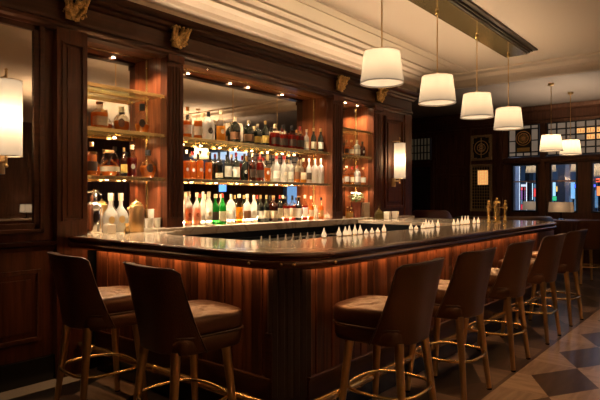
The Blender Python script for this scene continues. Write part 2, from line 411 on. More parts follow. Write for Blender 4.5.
for i, (a, b) in enumerate(wy):
    root = thing('window_%d' % (i+1), '', 'window'); del root['label']; del root['category']; root['kind'] = 'structure'
    root.location = (XR, (a+b)/2, WZ0); y = (b-a)/2; h = WZ1-WZ0
    bm = B(); f = .035
    box(bm, -.02, -y, 0, .08, -y+f, h); box(bm, -.02, y-f, 0, .08, y, h); box(bm, -.02, -y+f, 0, .08, y-f, f); box(bm, -.02, -y+f, h-f, .08, y-f, h)
    obj('window_frame', bm, M['frame'], root, bevel=.003)
    bm = B(); box(bm, -.005, -y+f, .64, .045, y-f, .665); obj('glazing_bar', bm, M['rail'], root)
    bm = B(); box(bm, .030, -y+f, f, .036, y-f, h-f); obj('pane', bm, M['pane'], root)
# leaded transoms
M['lead'] = simple('black_leading', (.012,.009,.008), .4)
M['tglass'] = simple('obscure_glass', (.36,.30,.24), .35, bump=.3, bscale=50, emis=(.9,.72,.55), estr=.12)
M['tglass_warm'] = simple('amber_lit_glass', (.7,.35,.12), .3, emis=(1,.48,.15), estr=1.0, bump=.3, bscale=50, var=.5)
M['tglass_dim'] = simple('dim_glass', (.22,.18,.13), .35, emis=(.8,.6,.35), estr=.03)
def transom(name, label, y0, y1, z0, z1, nx, nz, medallion=False, warm=0, dim=False):
    t = thing(name, label, 'leaded window', (XR, (y0+y1)/2, z0)); Y = (y1-y0)/2; h = z1-z0
    bm = B()
    for i in range(nx+1):
        yy = -Y + 2*Y*i/nx
        if medallion and i in (2,): box(bm, -.02, yy-.012, 0, .02, yy+.012, h*.13); box(bm, -.02, yy-.012, h*.87, .02, yy+.012, h)
        else: box(bm, -.02, yy-.014, 0, .02, yy+.014, h)
    for j in range(nz+1):
        zz = h*j/nz
        if medallion and 0 < j < nz:
            zz = h*(.13 if j == 1 else .87 if j == nz-1 else .5)
            if j == nz//2:
                box(bm, -.018, -Y, zz-.012, .018, -Y*.5, zz+.012); box(bm, -.018, Y*.5, zz-.012, .018, Y, zz+.012); continue
        box(bm, -.018, -Y, zz-.014, .018, Y, zz+.014)
    obj('leading', bm, M['lead'], t)
    bm = B(); box(bm, .0, -Y, 0, .012, Y, h); obj('glass_panel', bm, M['tglass_dim'] if dim else M['tglass'], t)
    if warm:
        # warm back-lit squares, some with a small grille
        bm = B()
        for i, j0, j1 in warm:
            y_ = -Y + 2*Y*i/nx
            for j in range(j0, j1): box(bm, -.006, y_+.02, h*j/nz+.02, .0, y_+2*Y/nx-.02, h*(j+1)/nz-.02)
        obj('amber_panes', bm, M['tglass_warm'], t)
        bm = B()
        for i, j0, j1 in warm:
            for j in range(j0, j1):
                for q in range(1, 4):
                    y_ = -Y + 2*Y*(i+q/4)/nx; box(bm, -.014, y_-.004, h*j/nz+.03, -.004, y_+.004, h*(j+1)/nz-.03 - (q % 2)*.03)
        obj('pane_grille', bm, M['lead'], t)
    if medallion:
        bm = B(); box(bm, -.016, -Y*.46, h*.13, -.001, Y*.46, h*.87); obj('dark_centre', bm, M['lead'], t)
        bm = B(); zc = h*.58
        for r in (.15, .105): tube(bm, [(-.022, r*math.cos(2*PI*q/28), zc+r*math.sin(2*PI*q/28)) for q in range(28)], .010, 6, True)
        for q in range(8):
            a = PI*q/8; tube(bm, [(-.022, -.10*math.cos(a), zc-.10*math.sin(a)), (-.022, .10*math.cos(a), zc+.10*math.sin(a))], .006, 6)
        sphere(bm, (-.022, 0, zc), .03, 8)
        obj('round_emblem', bm, simple('emblem_gilt', (.75,.42,.16), .5, .1), t, smooth=True)
        bm = B(); box(bm, -.02, -Y*.42, h*.15, -.014, Y*.42, h*.15+.085); obj('emblem_plaque', bm, M['tglass_warm' if warm else 'label_g'], t)
    return t
transom('leaded_transom', 'leaded glass panel with round gilt emblem above leftmost far window', 3.40, 4.02, 2.30, 2.97, 4, 4, medallion=True)
transom('leaded_transom', 'wide leaded transom with amber-lit panes behind the two far pendants', .86, 3.22, 2.30, 2.97, 13, 5,
        warm=[(9,3,4),(8,2,4),(7,2,4),(6,1,5),(5,1,4),(4,1,4),(3,2,5),(2,1,4)])
transom('leaded_transom', 'leaded transom beyond the right edge, seen in the mirror', -3.2, .80, 2.30, 2.97, 20, 5)
transom('leaded_transom', 'dim leaded fanlight above the dark door in the recess', 5.88, 6.40, 2.32, 2.86, 6, 3, dim=True)
# far door in the recess
d = thing('door_1', '', 'door', (XR-.06, 6.14, 0)); del d['label']; del d['category']; d['kind'] = 'structure'
bm = B(); box(bm, 0, -.30, .01, .06, .30, 2.15); panel(bm, 'y', -.22, .22, .25, .95, 0); panel(bm, 'y', -.22, .22, 1.1, 2.0, 0)
obj('door_leaf', bm, simple('blue_black_door', (.012,.014,.016), .4), d, bevel=.003)
bm = B(); box(bm, -.04, -.38, 0, .02, -.30, 2.25); box(bm, -.04, .30, 0, .02, .38, 2.25); box(bm, -.04, -.38, 2.25, .02, .38, 2.31)
obj('door_frame', bm, M['wood_far'], d, bevel=.004)
# framed emblem panels between door and windows
def framed(name, label, y0, y1, z0, z1):
    t = thing(name, label, 'wall panel', (XR-.02, (y0+y1)/2, z0)); Y = (y1-y0)/2; h = z1-z0
    bm = B(); f = .045
    box(bm, -.05, -Y, 0, 0, -Y+f, h); box(bm, -.05, Y-f, 0, 0, Y, h); box(bm, -.05, -Y+f, 0, 0, Y-f, f); box(bm, -.05, -Y+f, h-f, 0, Y-f, h)
    obj('panel_frame', bm, simple('tooled_bronze', (.42,.28,.15), .5, .25, bump=.8, bscale=70, var=.4), t, bevel=.006)
    return t, Y, h
t, Y, h = framed('emblem_panel', 'square framed panel with gilt circular emblem on the far wall', 4.38, 4.86, 2.25, 2.82)
bm = B(); box(bm, -.02, -Y+.04, .04, 0, Y-.04, h-.04); obj('backing', bm, M['lead'], t)
bm = B(); zc = h/2
for r in (.155, .09): tube(bm, [(-.03, r*math.cos(2*PI*q/32), zc+r*math.sin(2*PI*q/32)) for q in range(32)], .009, 6, True)
tube(bm, [(-.034, 0, .06), (-.034, 0, h-.06)], .009, 6)
tube(bm, [(-.034, .05*math.sin(q*.5), zc-.07+.14*q/16) for q in range(17)], .008, 6)
tube(bm, [(-.034, -.05*math.sin(q*.5), zc-.07+.14*q/16) for q in range(17)], .008, 6)
for sy in (-1, 1):
    for sz in (-1, 1): tube(bm, [(-.03, sy*.18, zc+sz*.1), (-.03, sy*.18, zc+sz*.23), (-.03, sy*.1, zc+sz*.23)], .006, 6)
obj('gilt_emblem', bm, simple('gilt_line', (.85,.52,.22), .5, .1), t, smooth=True)
t, Y, h = framed('grille_panel', 'tall framed lattice panel with a painted warm lamp reflection on the far wall', 4.38, 4.88, 1.10, 2.16)
bm = B(); box(bm, -.02, -Y+.04, .04, -.005, Y-.04, h-.04); obj('backing', bm, M['lead'], t)
bm = B(); box(bm, -.028, -.16, .60, -.02, .07, .92); obj('lit_pane', bm, M['tglass_warm'], t)  # glowing patch stands in for a lamp reflected in the panel
bm = B()
for k in range(8): tube(bm, [(-.033, -Y+.05+k*(2*Y-.1)/7, .05), (-.033, -Y+.05+k*(2*Y-.1)/7, h-.05)], .0035, 5)
for k in range(15): tube(bm, [(-.033, -Y+.05, .06+k*(h-.12)/14), (-.033, Y-.05, .06+k*(h-.12)/14)], .0035, 5)
obj('lattice', bm, M['brass_dark'], t)

# ------------------------------------------------------------------ back bar joinery
bb = thing('back_bar', 'tall carved mahogany back bar with three lit alcoves along the wall', 'back bar', (5.0, YP, 0))
def BO(name, bm, mat, **k):
    bmesh.ops.translate(bm, verts=bm.verts[:], vec=(-5.0, -YP, 0)); return obj(name, bm, mat, bb, **k)
ALC = [(2.33, 3.12), (3.31, 5.72), (5.95, 6.73)]
ZT = 2.72; ZB = 1.13; YM = 4.42; D = .02
def pil(x0, x1, flutes=True):
    bm = B(); box(bm, x0, YP, 0, x1, YP+.10, 2.78)
    wd = x1-x0
    box(bm, x0-.0, YP-.025, 0, x1, YP, 1.18 if x1 < 2.4 else .9); box(bm, x0, YP-.02, 2.66, x1, YP, 2.76)
    if flutes:
        n = 4; zb = 1.22
        for k in range(n):
            a = x0 + wd*(.12+.76*k/n); box(bm, a+.004, YP-.012, zb, a+wd*.76/n-.008, YP, 2.62)
    else: panel(bm, 'x', x0+.06, x1-.06, 1.25, 2.6, YP, t=.018, fr=.025)
    BO('pilaster', bm, M['wood'], bevel=.003)
bm = B(); box(bm, 2.08, YP-.01, 0, 2.33, YP+.10, 2.78); panel(bm, 'x', 2.115, 2.30, 1.22, 2.62, YP-.01, t=.014, fr=.018); box(bm, 2.13, YP-.012, 0.2, 2.29, YP-.01, 1.0)
BO('pilaster', bm, M['wood'], bevel=.003)
pil(3.12, 3.31); pil(5.72, 5.95); pil(6.73, 6.95)
bm = B(); box(bm, 6.95, YP+.02, 0, 7.85, YP+.12, 2.78); panel(bm, 'x', 7.05, 7.62, 1.25, 2.62, YP+.02, t=.025, fr=.04); box(bm, 7.66, YP, 0, 7.85, YP+.12, 2.78)
BO('end_panel', bm, M['wood'], bevel=.004)
for x0, x1 in ALC:
    bm = B()     # lining: two sides, soffit
    box(bm, x0-.02, YP+.10, ZB-.1, x0+.0, YM, ZT+.04); box(bm, x1, YP+.10, ZB-.1, x1+.02, YM, ZT+.04)
    box(bm, x0, YP+.02, ZT, x1, YM, ZT+.03)
    BO('alcove_lining', bm, M['alcove'])
    bm = B(); box(bm, x0, YM, ZB-.02, x1, YM+.012, ZT); BO('alcove_mirror', bm, M['mirror'])
    bm = B()
    for xx in (x0+.006, x1-.006): box(bm, xx-.006, YM-.012, ZB, xx+.006, YM, ZT)
    box(bm, x0, YM-.010, ZT-.012, x1, YM, ZT); BO('mirror_edge', bm, M['brass'])
bm = B(); box(bm, 2.08, YP+.47, 0, 7.85, YP+.5, ZC)
box(bm, 2.33, YP+.04, 0, 6.73, YP+.08, 1.06); BO('carcass', bm, M['pit'])
bm = B()     # frieze and bead
prof = [(YP+.10,2.70),(YP+.0,2.70),(YP-.005,2.72),(YP-.03,2.735),(YP-.035,2.755),(YP-.015,2.775),(YP-.01,2.80),(YP-.01,2.94),(YP+.10,2.94)]
extr(bm, prof, 'x', XL, 7.86); BO('frieze', bm, M['wood_h'])
bm = B(); prof = [(YP+.10,2.92),(YP-.01,2.92),(YP-.03,2.93),(YP-.04,2.955),(YP-.075,2.965),(YP-.085,2.99),(YP-.12,3.0),(YP-.14,3.02),(YP-.15,3.04),(YP+.10,3.04)]
extr(bm, prof, 'x', XL, 7.90); BO('cornice', bm, M['wood_h'])
bm = B(); box(bm, 7.85, YP+.0, 0, 7.88, YP+.5, 3.04); BO('end_return', bm, M['wood'])
# gilt acanthus corbels
def corbel(x):
    bm = B(); rnd = random.Random(3); yb = YP-.02
    box(bm, x-.055, yb-.012, 2.80, x+.055, yb+.012, 2.97)
    for k in range(5):                      # acanthus leaves curling forward
        a = (k-2)*.55
        pts = [(x + math.sin(a)*.01, yb-.02, 2.795), (x + math.sin(a)*.045, yb-.045, 2.845), (x + math.sin(a)*.085, yb-.055, 2.90), (x + math.sin(a)*.100, yb-.080, 2.955), (x + math.sin(a)*.095, yb-.105, 2.965), (x + math.sin(a)*.085, yb-.112, 2.945)]
        tube(bm, pts, [.008,.014,.015,.013,.010,.006], 7)
    for sx in (-1, 1):                     # side scrolls
        for zc, rr, y_ in ((2.835, .034, .035), (2.945, .038, .05)):
            tube(bm, [(x + sx*(.062+rr*math.cos(t_*.6)*(1-t_/15)), yb-y_, zc+rr*math.sin(t_*.6)*(1-t_/15)) for t_ in range(14)], .0085, 6)
    for k in range(30): sphere(bm, (x+rnd.uniform(-.088,.088), yb-.02-rnd.uniform(0,.05), 2.80+rnd.uniform(0,.18)), rnd.uniform(.009,.018), 6)
    sphere(bm, (x, yb-.05, 2.79), .016, 6); sphere(bm, (x, yb-.10, 2.90), .018, 6)
    BO('gilt_corbel', bm, M['gold'], smooth=True)
for x in (2.20, 3.215, 5.835, 6.84): corbel(x)
# soffit downlights
def pucks(bm, pts, z):
    for x, y in pts: lathe(bm, [(.0, 0), (.016, 0), (.016, -.004), (0, -.004)], 12, (x, y, z))
for i, (pl, z) in enumerate((([(2.55,4.24),(2.87,4.24)], ZT), ([(3.48,4.24),(3.74,4.26),(4.37,4.24),(4.66,4.24),(5.27,4.25)], ZT), ([(6.25,4.28),(6.55,4.28)], ZT))):
    for x, y in pl:
        bm = B(); pucks(bm, [(x, y)], z); BO('soffit_light', bm, M['puck'])
        spot('alcove_spot', (x, y, z-.01), E_SOFFIT, 125)
# LED strip at the foot of the mirrors, behind the bottles
bm = B(); box(bm, 3.33, YM-.03, 1.126, 5.70, YM-.014, 1.135); BO('led_strip', bm, M['led'])
area('counter_led', (4.51, YM-.05, 1.15), (math.radians(155), 0, 0), 2.36, .02, E_COUNTER, WARM2)
# ------------------------------------------------------------------ glass shelves
def shelf(label, x0, x1, z, lit=True, n=10, grp=None):
    t = thing('glass_shelf', label, 'shelf', ((x0+x1)/2, YP+.02, z)); hw = (x1-x0)/2 - .004
    bm = B(); box(bm, -hw, .012, -.012, hw, YM-YP-.045, 0); obj('glass_plate', bm, M['shelfglass'], t)
    bm = B(); box(bm, -hw, 0, -.030, hw, .012, .002); box(bm, -hw, YM-YP-.045, -.022, hw, YM-YP-.037, .002); obj('brass_edge', bm, M['brass'], t, bevel=.002)
    if lit:
        for k in range(n):
            x = -hw + 2*hw*(k+.5)/n + random.uniform(-.02, .02)
            bm = B(); lathe(bm, [(.0,-.012),(.013,-.012),(.013,-.019),(0,-.019)], 10, (x, .06, 0)); obj('puck_light', bm, M['puck'], t)
            spot('puck_spot', (x, .06, -.022), E_SHELF*max(.24, 2*hw/2.4)/n, 150, WARM2, t)
    bm = B()
    for sx in (-1, 1):
        for yy in (.05, .24): sphere(bm, (sx*(hw-.012), yy, -.02), .008, 6)
    obj('shelf_pin', bm, M['brass_dark'], t, smooth=True)
    return t
Z1, Z2, Z3 = 2.345, 1.985, 1.585
shelf('empty glass shelf at the top of the left alcove', *ALC[0], Z1, lit=False)
shelf('glass shelf holding three round whisky bottles, left alcove', *ALC[0], Z2, n=2)
shelf('glass shelf holding five amber bottles, lowest in left alcove', *ALC[0], Z3, n=4)
shelf('upper long glass shelf of bottles in the central alcove', *ALC[1], Z2, n=9)
shelf('lower long glass shelf of bottles in the central alcove', *ALC[1], Z3, n=7)
shelf('empty glass shelf at the top of the right alcove', *ALC[2], Z1, lit=False)
shelf('upper bottle shelf of glass in the right alcove', *ALC[2], Z2, n=3)
shelf('lower bottle shelf of glass in the right alcove', *ALC[2], Z3, n=3)

# ------------------------------------------------------------------ back counter and bar counter
ZS = 1.127
bc = thing('back_counter', 'pale marble back counter running under the bottle alcoves', 'counter', (5.2, 4.2, 0))
bm = B(); P = [(2.96,4.05),(7.84,4.05),(7.84,4.115),(6.73,4.115),(6.73,YM-.002),(5.95,YM-.002),(5.95,4.115),(5.72,4.115),(5.72,YM-.002),(3.31,YM-.002),(3.31,4.115),(3.12,4.115),(3.12,YM-.002),(2.96,YM-.002)]
prism(bm, [(x-5.2, y-4.2) for x, y in P], 1.05, ZS); obj('marble_slab', bm, M['slab'], bc, bevel=.006)
bm = B(); box(bm, -1.9, -.10, 0, 1.0, -.05, 1.045)
for k in range(5):
    x = -1.85+k*.56; box(bm, x, -.115, .15, x+.52, -.10, .98)
obj('fridge_door', bm, M['pit'], bc, bevel=.004)
bm = B()
for k in range(5):
    x = -1.85+k*.56; tube(bm, [(x+.06, -.135, .93), (x+.46, -.135, .93)], .007, 8)
obj('door_pull', bm, M['steel'], bc)

bar = thing('bar_counter', 'U-shaped bar counter with marble top, dark moulded edge and plank front', 'bar counter', (4.8, 2.5, 0))
def RO(name, bm, mat, **k):
    bmesh.ops.translate(bm, verts=bm.verts[:], vec=(-4.8, -2.5, 0)); return obj(name, bm, mat, bar, **k)
x0, y0, x1 = 2.17, 1.79, 7.55; R1 = .36; R2 = .45
outer = [(x0, 4.105)] + arc(x0+R1, y0+R1, R1, 180, 270, 12) + arc(x1-R2, y0+R2, R2, 270, 360, 12) + [(x1, 4.04)]
inner = [(6.2, 4.04)] + arc(6.2-.35, 2.5+.35, .35, 360, 270, 8) + arc(2.77+.28, 2.5+.28, .28, 270, 180, 8) + arc(2.77+.55, 4.04-.55, .55, 180, 90, 8)
def off(path, d):
    out = []
    for i, p in enumerate(path):
        p = Vector(p); a = Vector(path[max(i-1,0)]); b_ = Vector(path[min(i+1,len(path)-1)]); t_ = (b_-a).normalized(); out.append((p.x - t_.y*d, p.y + t_.x*d))
    return out
# inset the marble slightly inside the wooden edge
mar_out = off(outer, .035); mar_out[0] = (mar_out[0][0], 4.105); mar_out[-1] = (mar_out[-1][0], 4.04)
poly = mar_out + inner + [(2.95, 4.045), (2.95, YM-.003), (2.335, YM-.003), (2.335, 4.225), (2.335, 4.105)]
bm = B(); prism(bm, poly, 1.06, 1.10); RO('marble_top', bm, M['marble'], bevel=.003)
bm = B()   # moulded edge
prof = [(.06,1.098),(.012,1.101),(.0,1.097),(-.006,1.088),(-.004,1.076),(.010,1.070),(.012,1.062),(-.002,1.056),(-.008,1.040),(-.004,1.022),(.012,1.014),(.02,1.008),(.05,1.005),(.06,1.005)]
sweep(bm, outer, [(u, z) for u, z in prof]); RO('moulded_edge', bm, M['nosing'], smooth=True, auto=50)
bm = B(); under = off(outer, .05)
inn = off(outer, .26); loop = under + list(reversed(inn)); prism(bm, loop, 1.012, 1.03); RO('underside', bm, M['nosing'])
bm = B()
for px, Yv in ((249, 0), (281, 0), (294, 0), (335, 0)): pass
def on_outer(px):
    best = None
    pts = []
    for i in range(len(outer)-1):
        for k in range(40):
            t_ = k/40; p = (outer[i][0]*(1-t_)+outer[i+1][0]*t_, outer[i][1]*(1-t_)+outer[i+1][1]*t_)
            X, Y = p; q = 300 + FPX*(X*RX+Y*RY)/dep(X, Y)
            if best is None or abs(q-px) < best[0]: best = (abs(q-px), p)
            pts.append(p)
    return best[1]
for px in (249, 281, 294, 335):
    p = on_outer(px); bm = B(); sphere(bm, (p[0]-.010, p[1]-.010, 1.040), .011, 8); RO('brass_stud', bm, M['brass'], smooth=True)
# plank front
FI = .24; Xf = x0+FI; Yf = y0+FI; Xe = x1-FI
CH = .13
bm = B()
def plankrun(ax, a0, a1, pos, sgn):
    n = int(round((a1-a0)/.083)); wv = (a1-a0)/n
    for k in range(n):
        d_ = (.000, .004, .002, .006)[(k*7) % 4] + .012; g = .003
        p0, p1 = a0+k*wv+g, a0+(k+1)*wv-g
        for z_0, z_1 in ((.33, 1.012),):
            if ax == 'y': box(bm, pos-d_, p0, z_0, pos, p1, z_1)
            else: box(bm, p0, pos-d_, z_0, p1, pos, z_1)
plankrun('y', Yf+CH, 4.09, Xf, -1); plankrun('x', Xf+CH, Xe-.1, Yf, -1)
box(bm, Xf, Yf+CH, .0, Xf+.04, 4.09, 1.012); box(bm, Xf+CH, Yf, 0, Xe-.1, Yf+.04, 1.012)
RO('plank_front', bm, M['plank'], bevel=.002)
bm = B()
box(bm, Xf-.028, Yf+CH, .18, Xf, 4.09, .33); box(bm, Xf+CH, Yf-.028, .18, Xe-.1, Yf, .33)
box(bm, Xf-.036, Yf+CH, .315, Xf, 4.09, .335); box(bm, Xf+CH, Yf-.036, .315, Xe-.1, Yf, .335)
k_ = 0
yy = Yf+CH
while yy < 4.09: box(bm, Xf-.03, yy, .33, Xf, yy+.05, .60); yy += .62
xx = Xf+CH
RO('base_rail', bm, M['wood_h'], bevel=.004)
bm = B()   # raised apron panels low on the front
yy = Yf+CH+.09
while yy+.5 < 4.05: panel(bm, 'y', yy, yy+.5, .36, .60, Xf-.012, t=.016, fr=.018); yy += .62
xx = Xf+CH+.06
while xx+.62 < Xe-.1: panel(bm, 'x', xx, xx+.62, .36, .60, Yf-.012, t=.016, fr=.018); xx += .74
bm.free()
bm = B(); box(bm, Xf-.01, Yf+CH, 0, Xf+.02, 4.09, .18); box(bm, Xf+CH, Yf-.01, 0, Xe-.1, Yf+.02, .18)
RO('plinth', bm, M['black'], bevel=.003)
bm = B()   # chamfered fluted corner post
P = [(Xf-.03, Yf+CH+.02), (Xf+CH+.02, Yf-.03), (Xf+CH+.10, Yf+.03), (Xf+.03, Yf+CH+.10)]
prism(bm, P, .0, 1.012)
a = Vector(P[0]); c = Vector(P[1]); dd = (c-a); nn = Vector((dd.y, -dd.x)).normalized()
if nn.dot(Vector((-1,-1))) < 0: nn = -nn
for k in range(5):
    p0 = a + dd*(.09+.17*k); p1 = a + dd*(.09+.17*k+.12)
    prism(bm, [(p0.x, p0.y), (p0.x+nn.x*.012, p0.y+nn.y*.012), (p1.x+nn.x*.012, p1.y+nn.y*.012), (p1.x, p1.y)], .22, 1.0)
prism(bm, [(a.x+nn.x*.03, a.y+nn.y*.03), (c.x+nn.x*.03, c.y+nn.y*.03), (c.x, c.y), (a.x, a.y)], 0, .20)
RO('corner_post', bm, M['post'], bevel=.003)
bm = B()   # end face and inner faces
box(bm, Xe-.04, Yf, 0, Xe, 4.03, 1.012); box(bm, Xe-.12, Yf, 0, Xe-.02, Yf+.06, 1.012)
RO('end_face', bm, M['wood'], bevel=.003)
bm = B(); box(bm, 2.72, 2.44, .0, 6.24, 2.49, 1.055); box(bm, 2.72, 2.49, 0, 2.76, 3.5, 1.055); box(bm, 6.21, 2.49, 0, 6.25, 4.03, 1.055)
RO('inner_face', bm, M['pit'])
bm = B()   # foot rail
rail = [(x0+.08, 4.08)] + [(p[0], p[1]) for p in arc(x0+.08+.12, y0+.09+.12, .12, 180, 270, 8)] + [(Xe-.0, y0+.09)]
tube(bm, [(x, y, .24) for x, y in rail], .024, 12); fr_ = RO('foot_rail', bm, M['brass'], smooth=True)
for p in [(x0+.08, y_) for y_ in (3.9, 3.1, 2.35)] + [(x_, y0+.09) for x_ in (2.9, 3.8, 4.7, 5.6, 6.5)]:
    bm = B(); horiz = p[1] > 2.0
    q = (Xf-.02, p[1]) if horiz else (p[0], Yf-.02)
    tube(bm, [(p[0], p[1], .24), (q[0], q[1], .20)], .012, 8); sphere(bm, (p[0], p[1], .24), .030, 8)
    bmesh.ops.translate(bm, verts=bm.verts[:], vec=(-4.8, -2.5, 0)); obj('rail_bracket', bm, M['brass'], fr_, smooth=True)
# light under the moulded edge
area('bar_led', (Xf-.045, (Yf+4.05)/2+.05, 1.008), (0, 0, 0), .015, 1.9, E_NOSE*1.9/4.7*1.0, (1.0,.50,.20))
area('bar_led_front', ((Xf+Xe)/2, Yf-.045, 1.008), (0, 0, 0), 4.7, .015, E_NOSE, (1.0,.50,.20))

# ------------------------------------------------------------------ wall mirror
mr = thing('wall_mirror', 'large wood-framed mirror on the panelled wall behind the sconce', 'mirror', (1.3, YW, 1.2))
bm = B(); x_a, x_b, za, zb = -.75, .615, .01, 1.46
box(bm, x_a, -.012, za, x_b, -.002, zb); obj('mirror_glass', bm, M['mirror'], mr)
bm = B(); f = .075
for g, t_ in ((f, .03), (f*.45, .045)):
    box(bm, x_a-f, -t_, za-f, x_a-f+g, 0, zb+f); box(bm, x_b+f-g, -t_, za-f, x_b+f, 0, zb+f); box(bm, x_a-f, -t_, za-f, x_b+f, 0, za-f+g); box(bm, x_a-f, -t_, zb+f-g, x_b+f, 0, zb+f)
obj('mirror_frame', bm, M['wood_h'], mr, bevel=.005)

# ------------------------------------------------------------------ lamps
def sconce(label, x, y, rad, back):
    t = thing('wall_sconce', label, 'wall lamp', (x, y, 1.69))
    bm = B(); lathe(bm, [(rad, 0), (rad, .53)], 32); fs = [f for f in bm.faces if len(f.verts) > 4]; bmesh.ops.delete(bm, geom=fs, context='FACES_ONLY')
    obj('lamp_shade', bm, M['shade_sc'], t, smooth=True)
    for z in (.002, .528):
        bm = B(); tube(bm, [(rad*math.cos(2*PI*k/32), rad*math.sin(2*PI*k/32), z) for k in range(32)], .003, 6, True); obj('shade_rim', bm, M['cap_cream'], t, smooth=True)
    bm = B(); tube(bm, [(0, 0, -.06), (0, 0, .60)], .009, 8); sphere(bm, (0,0,-.065), .014, 6); sphere(bm, (0,0,.605), .012, 6)
    tube(bm, [(0, 0, -.035), (0, back, -.035)], .010, 8); lathe(bm, [(.0, -.10), (.035, -.10), (.035, .03), (0, .03)], 12, (0, back-.02, -.02))
    tube(bm, [(0, 0, .56), (0, back, .56)], .007, 8)
    obj('bracket', bm, M['brass_dark'], t, smooth=True, auto=40)
    point('sconce_bulb', (0, -.0, .27), E_SCONCE, WARM2, .04, t); return t
sconce('glowing cylinder wall sconce in front of the mirror at the left edge', 1.66, 4.0, .102, .13)
sconce('glowing cylinder wall sconce on the end panel right of the alcoves', 7.27, 4.0, .085, .13)

def make_pendant():
    t = thing('pendant_lamp', '', 'pendant lamp')
    bm = B(); lathe(bm, [(.185, 0), (.152, .27)], 40); fs = [f for f in bm.faces if len(f.verts) > 4]; bmesh.ops.delete(bm, geom=fs, context='FACES_ONLY')
    sh = obj('lamp_shade', bm, M['shade'], t, smooth=True)
    for r, z in ((.185, .001), (.152, .269)):
        bm = B(); tube(bm, [(r*math.cos(2*PI*k/40), r*math.sin(2*PI*k/40), z) for k in range(40)], .0028, 6, True); obj('shade_rim', bm, M['cap_cream'], t, smooth=True)
    bm = B(); lathe(bm, [(0, .012), (.180, .012), (.180, .016), (0, .016)], 40); obj('diffuser', bm, M['shade_diff'], t)
    bm = B(); tube(bm, [(0,0,.20), (0,0,.97)], .006, 8); lathe(bm, [(0,.24),(.020,.24),(.022,.28),(.010,.31),(0,.31)], 14)
    for k in range(3): tube(bm, [(0,0,.262), (.15*math.cos(k*2.094), .15*math.sin(k*2.094), .266)], .003, 6)
    obj('rod', bm, M['brass_dark'], t, smooth=True, auto=40)
    bm = B(); sphere(bm, (0,0,.13), .028, 8); obj('bulb', bm, M['bulb'], t, smooth=True)
    return t
pend = make_pendant()
PX = [(382, 4.05, 2.4), (437, 5.13, 2.4), (477, 6.18, 2.4), (508, 7.26, 2.4)]
PL = ['nearest and largest drum pendant lamp, over the bar corner', 'second drum pendant along the brass ceiling plate, counting from the nearest',
      'third drum pendant along the brass ceiling plate, counting from the nearest', 'drum pendant at the far end of the brass ceiling plate']
for i, (px, x, y) in enumerate(PX):
    zp = (2.375, 2.352, 2.330, 2.305)[i]; o = pend if i == 0 else dup(pend, (0,0,0)); at(o, (x, y, zp)); o['label'] = PL[i]; o['group'] = 'pendant lamps over the bar'
    point('pendant_bulb', (x, y, zp+.195), E_PEND, WARM2, .035)
for lab, x, y in (('drum pendant on its own ceiling rose, left of the two before the far windows', 9.91, 2.56), ('drum pendant on its own ceiling rose, right of the two before the far windows', 10.98, 2.50)):
    o = dup(pend, (x, y, 2.20), label=lab, group='pendant lamps near the windows')
    bm = B(); lathe(bm, [(0, 1.148), (.05, 1.148), (.045, 1.12), (.012, 1.10), (.006, 1.10), (.006, .95), (0, .95)], 16); obj('ceiling_rose', bm, M['brass_dark'], o, smooth=True, auto=40)
    point('pendant_bulb', (x, y, 2.20+.19), E_PEND*2.2, WARM2, .035)
# brass ceiling plate
cp = thing('ceiling_plate', 'long polished brass ceiling plate carrying the bar pendants', 'light fitting', (5.4, 2.32, ZC))
bm = B(); box(bm, -2.2, -.12, -.075, 2.0, .16, -.045); obj('polished_plate', bm, simple('mirror_brass', (.50,.36,.16), .16, .75), cp, bevel=.003)
bm = B(); box(bm, -2.25, -.17, -.045, 2.05, .19, -.022); box(bm, -2.3, -.22, -.022, 2.10, .21, 0); box(bm, -2.2, -.15, -.066, 2.0, -.12, -.045)
obj('stepped_frame', bm, simple('dark_bronze', (.09,.062,.032), .3, .7), cp, bevel=.005)
for px, x, y in PX:
    bm = B(); sphere(bm, (x-5.4, y-2.32, -.09), .022, 8, 1.1); obj('rod_knob', bm, M['brass'], cp, smooth=True)
# drum pendants added behind the viewer to fill the room with warm light
for lab, x, y in (('added fill pendant behind the viewer on the left', -.9, -2.0), ('added fill pendant behind the viewer, second from the left', 2.2, -1.6), ('added fill pendant right of the viewer, nearer the windows', 5.2, -1.2), ('added fill pendant deep in the room near the mirrored window', 8.6, -1.2)):
    o = dup(pend, (x, y, 2.335), label=lab, group='added fill pendants in the room behind'); point('pendant_bulb', (x, y, 2.335+.195), E_ROOM_FILL, WARM2, .035)
# cove light lying on top of the cornice


